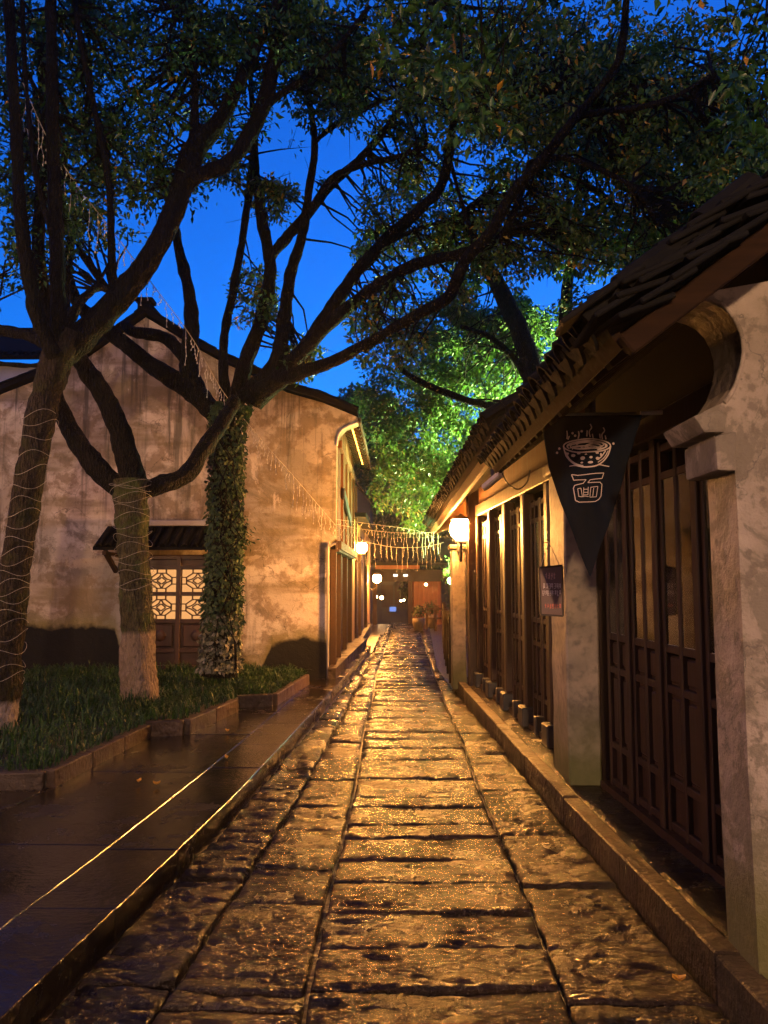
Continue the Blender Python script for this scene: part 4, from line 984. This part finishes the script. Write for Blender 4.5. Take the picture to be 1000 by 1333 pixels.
mb = MB(); arc = [P(x,y,GY-.006) for x,y in ((943,524),(957,503),(968,461),(962,426),(942,398),(913,386),(893,389))]
mb.tube(catmull([tuple(p) for p in arc], 5), .009, 6); mb.build('moulding', MAT['corner_plaster'], gwall, smooth=True)

# near roof
E0 = P(786,424,2.5); E1 = P(637,604,6.35)
rfn, e, u, nrm, rl_ = tile_roof(near, E0, E1, 2.6, .76, .19, 4)
b0 = E0 - e*.03 - nrm*.10; MB().bar(b0, b0+u*3.2, .05, .075, up=nrm).build('barge_board', MAT['barge_wood'], rfn, bevel=.006)
VT = MB().box(-.06,.16,0,.21,-.011,.009).mesh('verge_tile', bevel=.005); VT.materials.append(MAT['tile'])
for row in (-1, 0, 1):
    k = 0
    while k*.105 < rl_:
        p = E0 + e*(-.03+.03*row+random.uniform(-.035,.02)) - u*(.06+.05*row) + u*(k*.105+random.uniform(-.012,.012)) + nrm*(.035+.045*row+random.uniform(-.012,.012)); rot = Matrix.Rotation(random.uniform(-.30,-.06),4,'X') @ Matrix.Rotation(random.uniform(-.25,.25),4,'Z') @ Matrix.Rotation(random.uniform(-.12,.12),4,'Y')
        M = Matrix(((e.x,u.x,nrm.x,p.x),(e.y,u.y,nrm.y,p.y),(e.z,u.z,nrm.z,p.z),(0,0,0,1))) @ rot
        link('verge_tile', VT, None, rfn, M); k += 1
# far roof
G0 = P(641,548,5.9); G1 = P(556,684,13.4)
rff, e2, u2, n2, rl2 = tile_roof(far, G0, G1, 2.6, .62, .2, 3)
a = G0 - n2*.14 + u2*.05; MB().bar(a-e2*.05, a+e2*((G1-G0).length), .09, .09, up=n2).build('eave_beam', MAT['lit_timber'], rff, bevel=.008)
a = G1 - n2*.1; MB().bar(a, a+u2*2.2, .05, .17, up=n2).build('barge_board', MAT['lit_timber'], rff, bevel=.006)
# soffit boards and end gable of the far roof
mb = MB(); a = G1-e2*.1; mb.prism([a-n2*.2, F(7.5,.0,G1.z-.1), F(7.5,0,G1.z+.5), a+u2*.6-n2*.1], (0,.03,0)); mb.build('gable_board', MAT['lit_timber'], rff)
# tube light and wires under the far eave
tl = thing('tube_light', P(644,625,6.9), 'unlit white tube light fitting fixed under the eave', 'light fitting')
MB().bar(P(631,634,7.0), P(652,617,6.5), .06, .05).build('housing', MAT['pvc'], tl, bevel=.008)
MB().bar(P(631,637,7.0), P(652,620,6.5), .03, .025).build('tube', MAT['bulb_clear'], tl)
MB().bar(P(641,620,6.7), P(643,595,6.75), .03,.03).build('hanger', MAT['iron'], tl)
mb = MB(); mb.tube(catmull([tuple(P(x,y,6.4)) for x,y in ((652,612),(660,628),(674,637),(686,628),(690,612))],5), .006, 5); o = mb.build('cable_loop', MAT['iron']); tag(o, 'black cable sagging in a loop under the eave', 'cable')

# ================================================================== PENNANT
FY = 4.2
flag = thing('pennant_flag', P(770,540,FY), 'navy triangular pennant printed with a noodle bowl and one character', 'flag')
def wav(p): return Vector((p.x, p.y + (.018*math.sin(p.x*15+p.z*3)+.010*math.sin(p.x*31-p.z*7)+.006*math.sin(p.x*52+p.z*11))*max(0,min(1,(2.46-p.z)*4)), p.z))
lft = [(705,542),(709,575),(714,610),(732,656),(750,702),(769,750)]; rgt = [(836,540),(826,575),(814,612),(800,656),(785,702),(770,750)]
mb = MB(); NU, NV = 48, 56
def at(tab, v):
    k = min(len(tab)-2, int(v*(len(tab)-1))); f_ = v*(len(tab)-1)-k; return (tab[k][0]*(1-f_)+tab[k+1][0]*f_, tab[k][1]*(1-f_)+tab[k+1][1]*f_)
for j in range(NV+1):
    a, b = at(lft, j/NV), at(rgt, j/NV)
    for i in range(NU+1):
        f_ = i/NU; mb.v.append(wav(P(a[0]*(1-f_)+b[0]*f_, a[1]*(1-f_)+b[1]*f_, FY)))
for j in range(NV):
    for i in range(NU): k = j*(NU+1)+i; mb.f.append([k,k+1,k+NU+2,k+NU+1])
cloth = mb.build('cloth', MAT['flag_cloth'], flag, smooth=True)
sm = cloth.modifiers.new('thickness', 'SOLIDIFY'); sm.thickness = .002; sm.offset = 1
zs_ = lambda x, y: (700+x*.18, 520+y*.18)
def stroke(mb, pts, wpx=1.1, closed=False, sub=4):
    if closed: pts = pts+[pts[0]]
    q = catmull([zs_(*p) for p in pts], sub) if sub > 1 else [zs_(a[0]+(b[0]-a[0])*k/12, a[1]+(b[1]-a[1])*k/12) for a, b in zip(pts[:-1], pts[1:]) for k in range(12)]+[zs_(*pts[-1])]
    L = [];
    for i, p in enumerate(q):
        d = (q[min(i+1,len(q)-1)][0]-q[max(i-1,0)][0], q[min(i+1,len(q)-1)][1]-q[max(i-1,0)][1]); n = math.hypot(*d) or 1
        nx, ny = -d[1]/n*wpx/2, d[0]/n*wpx/2
        L.append((wav(P(p[0]+nx,p[1]+ny,FY-.0048)), wav(P(p[0]-nx,p[1]-ny,FY-.0048))))
    o = len(mb.v)
    for a, b in L: mb.v += [a, b]
    for i in range(len(L)-1): k = o+2*i; mb.f.append([k,k+1,k+3,k+2])
def dot(mb, x, y, r, ry=None): 
    ry = ry or r; o = len(mb.v)
    for k in range(9): a = 2*math.pi*k/9; mb.v.append(wav(P(*zs_(x+r*math.cos(a), y+ry*math.sin(a)), FY-.0048)))
    mb.f.append(list(range(o, o+9)))
bowl = MB()
el = lambda cx,cy,rx,ry,a0,a1,n=16: [(cx+rx*math.cos(R(a0+(a1-a0)*k/n)), cy+ry*math.sin(R(a0+(a1-a0)*k/n))) for k in range(n+1)]
stroke(bowl, el(358,335,168,48,0,360,28), 1.7, False, 1)
for rx, ry, cx, cy, a0, a1 in ((140,36,355,335,150,400),(120,28,340,340,170,330),(95,24,380,328,180,420),(80,20,320,335,0,250),(60,15,400,340,150,400),(110,30,350,330,20,150),(60,16,300,350,180,380),(45,10,360,345,0,360),(130,34,360,338,-20,60),(70,22,430,335,200,480),(90,14,345,352,160,360),(100,20,370,322,190,350)):
    stroke(bowl, el(cx,cy,rx,ry,a0,a1), 1.5, False, 1)
stroke(bowl, [(190,338),(212,405),(262,458),(310,482),(358,490),(415,483),(470,450),(508,400),(527,338)], 1.7)
stroke(bowl, [(206,375),(240,430),(290,466),(330,478)], 1.2); stroke(bowl, [(508,372),(480,420),(430,458)], 1.2); stroke(bowl, [(490,372),(462,410),(440,430)], 1.6)
stroke(bowl, [(236,479),(275,475),(312,484),(358,492),(405,484),(450,474),(516,486)], 1.2)
for x, y, r, ry in ((262,402,16,11),(325,424,15,13),(378,422,11,9),(428,430,16,12),(375,458,18,9),(300,388,12,7),(425,390,14,7),(222,388,10,8),(320,456,9,6),(455,400,8,12),(345,398,8,5)): dot(bowl, x, y, r, ry)
for pts in ([(212,225),(216,250),(214,285)],[(232,262),(222,288)],[(296,228),(300,255),(294,282)],[(378,178),(388,205),(370,235),(376,275)],[(356,225),(352,270)],[(392,252),(396,280)],[(472,204),(482,228),(462,256),(466,290)],[(446,250),(450,285)],[(486,262),(492,290)]): stroke(bowl, pts, 1.6)
for x, y in ((255,242),(274,260),(318,230),(160,353),(144,383),(548,319)): dot(bowl, x, y, 9)
bowl.build('bowl_print', MAT['flag_print'], flag)
ch = MB()
stroke(ch, [(250,540),(292,548),(478,532),(463,572),(378,582),(362,602),(448,600),(462,616),(455,700),(440,724),(418,737),(302,743),(276,730),(262,640),(270,620),(330,606),(350,580),(264,582)], 1.05, True, 1)
stroke(ch, [(290,645),(313,641),(324,704),(298,702)], .9, True, 1); stroke(ch, [(384,635),(432,630),(424,704),(380,705)], .9, True, 1)
for a, b in (((334,637),(332,700)),((366,632),(366,690)),((334,650),(366,648)),((334,672),(366,670)),((334,690),(366,688)),((325,704),(345,698)),((345,698),(372,702)),((404,640),(400,700))): stroke(ch, [a, b], .9, False, 1)
ch.build('character_print', MAT['flag_print'], flag)
a = P(698,540,FY+.006); b = P(862,537,FY+.006)
mb = MB(); mb.tube([a, P(828,538,FY+.006)], .009, 8); mb.build('rod', MAT['iron'], flag); 
mb = MB(); mb.tube([P(834,538,FY+.006), b], .013, 8); mb.build('rod_sleeve', MAT['pvc'], flag)
mb = MB(); mb.tube([b, F(.95,.02,b.z)], .011, 6); mb.build('rod_mount', MAT['iron'], flag)

# ================================================================== HANGING MENU BOARD
SY = 5.3
sg = thing('menu_board', P(718,770,SY), 'small hanging menu board with faded lettering on the stone post', 'sign')
mb = MB(); mb.prism([P(x,y,SY) for x,y in ((702,739),(732,736),(733,802),(704,800))], (0,.02,0)); mb.build('board', MAT['sign_board'], sg)
fr = MB(); cs = [P(x,y,SY-.003) for x,y in ((702,739),(732,736),(733,802),(704,800))]
for i in range(4): fr.bar(cs[i], cs[(i+1)%4], .012, .012)
fr.build('frame', MAT['door_wood'], sg)
def glyph_row(y, x0, x1, n, h_, mat):
    mb = MB(); w_ = (x1-x0)/n
    for k in range(n):
        cx_ = x0+w_*(k+.5); hw = w_*.36
        for _ in range(3):
            yy = y+random.uniform(-h_/2,h_/2); a, b = P(cx_-hw,yy,SY-.0035), P(cx_+hw*random.uniform(.4,1),yy,SY-.0035); mb.bar(a, b, .001, .0028)
        for _ in range(2):
            xx = cx_+random.uniform(-hw,hw); a, b = P(xx,y-h_/2,SY-.0037), P(xx,y+h_/2*random.uniform(.3,1),SY-.0037); mb.bar(a, b, .0028, .001, up=(0,1,0))
    mb.build('lettering', MAT[mat], sg)
glyph_row(750,709,724,4,9,'sign_pink'); glyph_row(763,707,731,7,7,'sign_white'); glyph_row(772,706,731,8,7,'sign_white'); glyph_row(789,709,731,7,6,'sign_red')
mb = MB(); nl = P(714,705,SY+.02)
for x_ in (704,730): mb.tube([P(x_,738,SY+.01), nl], .0025, 4)
mb.build('cord', MAT['wire_white'], sg)
mb = MB(); mb.tube([nl, nl+Vector((0,.12,0))], .006, 6); mb.build('nail', MAT['iron'], sg)

# ================================================================== ICICLE LIGHT STRINGS
def icicles(label, pts, step, lo, hi, r=.003, group='unlit icicle light strings', sag=None):
    c = catmull(pts, 12); t = thing('icicle_light_string', c[0], label, 'string lights', group)
    mb = MB(); mb.tube(c, r*1.3, 4, False); mb.build('wire', MAT['wire_white'], t)
    L = 0
    for k in range(len(c)-1):
        p = Vector(c[k]); q = Vector(c[k+1]); L += (q-p).length
        if L >= step:
            L = 0; ln = random.uniform(lo, hi); m = MB(); pp = [p+Vector((random.uniform(-.015,.015), random.uniform(-.015,.015), -ln*f_)) for f_ in (0,.25,.5,.75,1)]; pp[0] = p
            m.tube(pp, r*.8, 3, False)
            for f_ in pp[1:]: m.box(f_.x-r*1.3, f_.x+r*1.3, f_.y-r*1.3, f_.y+r*1.3, f_.z-r*3.5, f_.z+r*1.5)
            m.build('strand', MAT['bulb_clear'], t)
    return t
icicles('icicle light string slung from the leaning tree to the gable house corner', [tuple(P(x,y,Y)) for x,y,Y in ((30,108,6.75),(62,180,6.9),(100,240,7.2),(155,312,7.7),(200,372,8.1),(250,440,8.7),(292,512,9.4),(340,572,10.0),(395,635,10.7),(437,684,11.3))], .07, .06, .42, .004)
icicles('icicle light string crossing the lane from the gable house corner to the shop eave', [tuple(P(x,y,Y)) for x,y,Y in ((437,682,11.4),(480,690,12),(530,694,12.5),(572,692,13.1))], .055, .06, .42, .0024)
icicles('thin upper light string above the lane crossing', [tuple(P(x,y,Y)) for x,y,Y in ((437,676,11.45),(490,683,12.3),(540,690,13),(566,700,13.4))], .12, .02, .1, .0024)
icicles('icicle light string further up the lane in front of the gate roof', [tuple(P(x,y,Y)) for x,y,Y in ((472,704,18),(510,712,18),(550,712,18),(578,706,18))], .09, .15, .65, .003)
# wires wound round trunks
def wind(label, pts, turns, r, name='wound_light_wire'):
    c = limb3(pts, 130); n = len(c); q = []
    for k, p in enumerate(c):
        a = 2*math.pi*turns*k/n; rr = p[3]*1.10+.004; q.append((p[0]+math.cos(a)*rr, p[1]+math.sin(a)*rr, p[2]+.035*math.sin(a*2.3)+.03*noise.noise(Vector((k*.034,0,0)))))
    mb = MB(); mb.tube(q, r, 4, False); o = mb.build(name, MAT['wire_white']); tag(o, label, 'wire', 'light wires wound round the trunks')
wind('pale light wire wound up the leaning trunk', [(6,890,7,41),(14,800,7.0,39),(22,730,7.0,38),(36,640,7.0,38),(54,540,7.0,41)], 22, .0022)
wind('pale light wire wound round the limewashed trunk below its fork', [(177,770,8.3,45),(174,720,8.3,43),(172,660,8.3,46),(172,630,8.3,52)], 15, .0022)

# ================================================================== FAR END OF THE LANE
gate = thing('gate_pavilion', (-.2, 28, 0), 'low tiled gate roof across the far end of the lane', 'gate')
GY_ = 28.0
gp = lambda x, y, Y=GY_: P(x, y, Y)
MB().box(gp(484,745).x, gp(606,745).x, 27.9, 28.2, gp(500,757).z, gp(500,742).z).build('beam', MAT['dark_room'], gate)
MB().box(gp(489,740).x, gp(546,740).x, 27.75, 27.88, gp(500,741).z, gp(500,735).z).build('fascia_board', MAT['red_timber'], gate)
mb = MB(); q0 = [gp(476,736,27.5), gp(612,736,27.5), gp(604,704,29.5), gp(486,704,29.5)]; mb.hexa(q0, [v+Vector((0,0,.1)) for v in q0]); grf = mb.build('roof', MAT['tile'], gate)
xx = q0[0].x+.1
while xx < q0[1].x:
    M = Matrix.Translation((xx, 27.45, q0[0].z+.12)) @ Matrix.Rotation(R(24),4,'X'); link('cover_tile', cover, None, grf, M); xx += .24
for x_ in (488, 534): MB().box(gp(x_,800).x-.07, gp(x_,800).x+.07, 27.95, 28.1, -.06, gp(500,757).z-.003).build('post', MAT['beam_wood'], gate)
MB().box(gp(534,755).x+.08, gp(575,755).x, 28.21, 28.3, -.06, gp(500,752).z).build('timber_wall', MAT['red_timber'], gate)
k = gp(535,755).x+.12
while k < gp(574,755).x: MB().box(k, k+.1, 28.14, 28.205, .1, gp(500,754).z).build('wall_board', MAT['red_timber'], gate); k += .17
lx_ = gp(554,760); lantern((lx_.x, 27.55, gp(554,760).z-.02), .05, 'small lamp lighting the red timber wall of the gate', (lx_.x, 27.9, lx_.z+.0), 'lamp_glow_far')
for px, py in ((515,749),(528,749)):
    o = MB().box(gp(px,py).x-.07, gp(px,py).x+.07, 27.84, 27.89, gp(px,py).z-.03, gp(px,py).z+.03).build('beam_light', MAT['small_glow'], gate)
# beyond the gate
bw = thing('far_house', (0, 46, -1.2), 'dim house seen through the gate opening', 'house')
MB().box(-6, 7, 46, 48, -1.2, 4.0).build('wall', MAT['iron'], bw)
mb = MB(); q0 = [Vector((-6.5,45.3,3.8)),Vector((7.5,45.3,3.8)),Vector((7.5,48.5,5.6)),Vector((-6.5,48.5,5.6))]; mb.hexa(q0,[v+Vector((0,0,.15)) for v in q0]); mb.build('roof', MAT['tile'], bw)
for px in (504, 522, 545): c = P(px,775,45.95); MB().box(c.x-.35, c.x+.35, 45.93, 45.99, c.z-.7, c.z+.6).build('window', MAT['door_wood'], bw)
c = P(511.5,793,44); o = thing('lit_sign', (c.x,44,-1.2), 'small blue lit sign beyond the gate', 'sign')
MB().box(c.x-.19, c.x+.19, 44, 44.05, c.z-.13, c.z+.13).build('panel', MAT['blue_sign_glow'], o)
mb = MB()
MB().box(c.x-.03, c.x+.03, 44.01, 44.04, -1.2, c.z-.135).build('post', MAT['iron'], o)
for px, py in ((522,782),(526,781)): c = P(px,py,42); lantern(c, .055, 'tiny distant lamp above the blue lit sign before the far house', (c.x,42,-1.2), 'lamp_glow_far', 'distant globe lamps in front of the far house')
make_tree('leafy_tree', (P(548,760,36).x, 36, -1.1), 'lit green sapling seen through the gate opening', [[(534,815,36,6),(532,770,36,4),(530,750,36,3)]], [], [(530,768,36,14,12,.6,10,.35)], 'bark_dark', 'leaf_fresh', 60, .16, gaps=False)
# dim building above the gate, left of the lane
db = thing('far_house', (-2, 31, 0), 'dark gabled house rising behind the lantern-lit ochre wall', 'house')
mb = MB(); mb.prism([P(x,y,30.5) for x,y in ((440,800),(440,640),(462,632),(482,653),(482,800))], (0,4,0)); mb.build('wall', MAT['dark_plaster'], db)
mb = MB(); q0 = [P(462,628,30.3), P(486,656,30.3), P(486,656,30.3)+Vector((0,4.4,0)), P(462,628,30.3)+Vector((0,4.4,0))]; mb.hexa(q0,[v+Vector((0,0,.14)) for v in q0]); mb.build('roof', MAT['tile'], db)
# fence and pots on the far right
fn = thing('timber_fence', (1.1, 15, 0), 'low timber railing along the right of the far lane', 'fence')
fpts = [(Rx(y)+.0, y) for y in (12.2,13.4,14.6,15.8,17,18.5,20)]
fpts = [(.86,12.2),(.90,13.4),(.95,14.6),(1.0,15.8),(1.06,17),(1.14,18.5),(1.22,20)]
for x_, y_ in fpts: MB().box(x_-.04, x_+.04, y_-.04, y_+.04, -.06, .98).build('post', MAT['beam_wood'], fn, bevel=.005)
for (xa, ya), (xb, yb) in zip(fpts[:-1], fpts[1:]):
    for z_ in (.25,.55,.85): MB().bar((xa,ya+.042,z_),(xb,yb-.042,z_),.035,.05).build('rail', MAT['beam_wood'], fn)
    for k in range(1,6):
        f_ = k/6; x_, y_ = xa+(xb-xa)*f_, ya+(yb-ya)*f_; MB().box(x_-.012, x_+.012, y_-.012, y_+.012, .276, .524).build('baluster', MAT['beam_wood'], fn)
fn2 = thing('timber_fence', (1.4, 24.5, 0), 'short timber railing in front of the red gate wall', 'fence')
a = P(556,800,24.5); b = P(578,800,24.5)
for x_ in (a.x, (a.x+b.x)/2, b.x): MB().box(x_-.04, x_+.04, 24.46, 24.54, -.06, .75).build('post', MAT['beam_wood'], fn2)
for z_ in (.35,.65): MB().box(a.x-.05, b.x+.05, 24.42, 24.455, z_-.03, z_+.03).build('rail', MAT['beam_wood'], fn2)
for px, Y_, r_, lab in ((545,24,.22,'potted round shrub beside the gate post'),(561,26,.26,'low potted shrub under the red timber wall')):
    c = P(px,800,Y_); t = thing('potted_shrub', (c.x,Y_,0), lab, 'plant'); mb = MB(); mb.lathe((c.x,Y_,-.06), [(r_*.6,0),(r_*.85,.3),(r_*.9,.42),(r_*.75,.43)], 12); mb.build('pot', MAT['clay_pot'], t, smooth=True)
    o = link('foliage', leaf_mesh('foliage', *foliage([(Vector((c.x,Y_,.62)), r_*1.3)], 900, .08, 0, .6, False, .9)), MAT['leaf_ivy'], t); o['kind'] = 'stuff'
hg = thing('hedge', (1.9,18,0), 'dark hedge behind the low timber railing', 'hedge')
cl_ = [(Vector((1.65+.02*(y_-12)+random.uniform(-.1,.5), y_, random.uniform(.2,1.5))), .38) for y_ in np.linspace(12.3,26,110)]
o = link('foliage', leaf_mesh('foliage', *foliage(cl_, 150, .1, 0, .7, False, .9)), MAT['leaf_ivy'], hg); o['kind'] = 'stuff'
mb = MB()
for k in range(16): y_ = 12.5+k*.85; mb.tube([(1.8+.02*k,y_,-.05),(1.85+.02*k,y_+.05,.7),(1.8+.02*k,y_,1.3)], .02, 5)
mb.build('stem', MAT['bark_dark'], hg)
# green floodlight beside the post
c = P(587,756,12.4)
fl = thing('flood_light', (c.x,12.4,0), 'small green floodlight glowing among leaves beside the plastered post', 'floodlight')
mb = MB(); mb.lathe(c, [(.02,-.05),(.05,-.03),(.055,.02),(.03,.05)], 10); mb.build('lens', MAT['flood_green'], fl, smooth=True)
mb = MB(); mb.tube([(c.x,12.4,-.05),(c.x,12.4,c.z-.055)], .02, 8); mb.build('stake', MAT['iron'], fl)
sd = bpy.data.lights.new('flood_beam', 'SPOT'); sd.energy = 110; sd.color = (.55,1.0,.30); sd.spot_size = R(120); sd.spot_blend = .6; sd.shadow_soft_size = .05
so2 = bpy.data.objects.new('flood_beam', sd); COL.objects.link(so2); so2.location = c + Vector((-.02,.0,.09)); so2.rotation_euler = (Vector((-.05,.62,1.0))).to_track_quat('-Z','Y').to_euler(); setparent(so2, fl)
f2 = thing('flood_light', (4.4,13.9,0), 'unseen floodlight added on a pole behind the shops to light the green tree', 'floodlight')  # fixture hidden by the shops, added to brighten the green crown
mb = MB(); mb.tube([(4.4,13.9,-.05),(4.4,13.9,3.0)], .035, 8); mb.build('pole', MAT['iron'], f2)
MB().box(4.3,4.4,13.8,14.0,3.0,3.2).build('housing', MAT['iron'], f2, bevel=.01)
sd = bpy.data.lights.new('flood_beam', 'SPOT'); sd.energy = 1300; sd.color = (.72,1.0,.36); sd.spot_size = R(105); sd.spot_blend = .8; sd.shadow_soft_size = .08
so2 = bpy.data.objects.new('flood_beam', sd); COL.objects.link(so2); so2.location = (4.26,13.9,3.1); so2.rotation_euler = (Vector((.9,15.0,6.0))-Vector((4.26,13.9,3.1))).to_track_quat('-Z','Y').to_euler(); setparent(so2, f2)
f3 = thing('flood_light', (3.1,18.2,0), 'second unseen floodlight added behind the green tree to light its crown', 'floodlight')  # hidden fixture added so the crown is lit more evenly
mb = MB(); mb.tube([(3.1,18.2,-.05),(3.1,18.2,.9)], .03, 8); mb.build('pole', MAT['iron'], f3); MB().box(2.98,3.22,18.14,18.26,.9,1.0).build('housing', MAT['iron'], f3, bevel=.01)
sd = bpy.data.lights.new('flood_beam', 'SPOT'); sd.energy = 700; sd.color = (.76,1.0,.36); sd.spot_size = R(120); sd.spot_blend = .7; sd.shadow_soft_size = .06
so2 = bpy.data.objects.new('flood_beam', sd); COL.objects.link(so2); so2.location = (3.1,18.2,1.05); so2.rotation_euler = (Vector((-.55,-.5,1.0))).to_track_quat('-Z','Y').to_euler(); setparent(so2, f3)
sp = thing('climbing_plant', (c.x+.02,12.6,0), 'sprig of lit leaves above the green floodlight', 'plant')
o = link('foliage', leaf_mesh('foliage', *foliage([(P(584,742,12.75),.10),(P(579,752,12.75),.08),(P(586,730,12.75),.08)], 700, .06, 0, 1, False, 1)), MAT['leaf_fresh'], sp); o['kind'] = 'stuff'
mb = MB(); mb.tube([(c.x+.02,12.62,-.05), tuple(P(585,760,12.62)), tuple(P(584,728,12.6))], .008, 5); mb.build('stem', MAT['bark_dark'], sp)

# ================================================================== UNSEEN LAMPS ADDED OUTSIDE THE VIEW
lantern((.75,-5.5,3.5), .14, 'unseen globe lantern added on a bracket behind the camera', (2.62,-5.5,3.35), 'lamp_glow_white', hood=.5)  # out of view, added to light the end wall, pennant and leaves
lantern((-6.2,4.6,3.0), .14, 'unseen globe lantern added on a post left of the planters', (-6.2,4.6,-.05), 'lamp_glow_side', hood=2.3)  # out of view, added to light the gable wall; hood spares the limbs

# ================================================================== FALLEN LEAVES
for px, py, z_, lab in ((181,1018,SW_L,'curled yellow leaf on the wet left pavement'),(204,1021,SW_L,'torn yellow leaf beside the curled one on the left pavement'),(295,987,SW_L,'yellow leaf on the joint of the left coping'),(884,1277,.0,'brown leaf in the gutter by the right kerb'),(296,952,SW_L,'reddish leaf on the left pavement by the planter'),(960,1173,SW_R,'pale scrap leaf on the right pavement by the end wall')):
    p = PZ(px, py, z_+.012); n = 1; mb = MB(); a_ = random.uniform(0,6.28); L_ = .05
    prof = [(0,0),(.25,.3),(.5,.42),(.75,.3),(1,0)]
    for i, (f_, w_) in enumerate(prof):
        for sgn in (-1, 0, 1):
            x_, y_ = (f_-.5)*L_, sgn*w_*L_*.8; mb.v.append(Vector((p.x+math.cos(a_)*x_-math.sin(a_)*y_, p.y+math.sin(a_)*x_+math.cos(a_)*y_, p.z+abs(sgn)*.014+(f_-.5)**2*.05)))
    for i in range(4):
        for j in range(2): k = i*3+j; mb.f.append([k,k+1,k+4,k+3])
    me = mb.mesh('fallen_leaf'); at_ = me.attributes.new('tint','FLOAT','FACE'); at_.data.foreach_set('value', [random.random()]*len(me.polygons))
    tag(link('fallen_leaf', me, MAT['leaf_fallen']), lab, 'leaf', 'fallen leaves')

# ================================================================== UNSEEN HOUSES ADDED TO BLOCK SKY LIGHT
for nm, b_, lab in (('sky_block_house', (2.7,9,-11,2.0,4.2), 'unseen plastered house added beside the end wall to block sky light'), ('sky_block_house', (-14,-9,-11,8.5,4.6), 'unseen plastered house added left of the planters to block sky light'), ('sky_block_house', (-9,2.7,-15,-12,5.0), 'unseen plastered house added behind the camera to block sky light')):
    x0, x1, y0, y1, h_ = b_; t = thing(nm, ((x0+x1)/2,(y0+y1)/2,0), lab, 'house', 'unseen houses added to block sky light')
    MB().box(x0, x1, y0, y1, -.05, h_).build('wall', MAT['pale_plaster'], t)
    mb = MB(); xm = (x0+x1)/2; mb.prism([Vector((x0-.4,y0-.3,h_+.003)),Vector((x1+.4,y0-.3,h_+.003)),Vector((xm,y0-.3,h_+1.6))], (0,y1-y0+.6,0)); mb.build('roof', MAT['tile'], t)

# ================================================================== HAZE ADDED FOR GLOW ROUND THE LAMPS
t = NT('glow_haze'); t.t.nodes.remove(t.b); vol = t.n('VolumePrincipled'); vol.inputs['Density'].default_value = .0009; vol.inputs['Anisotropy'].default_value = .7; vol.inputs['Color'].default_value = (.9,.9,.9,1)
t.l(vol.outputs[0], t.out.inputs['Volume'])
hz = MB().box(-520,520,-320,620,-2.3,16).build('haze', t.m); tag(hz, 'thin haze added over the whole lane for glow round the lamps', 'haze', None, 'stuff')
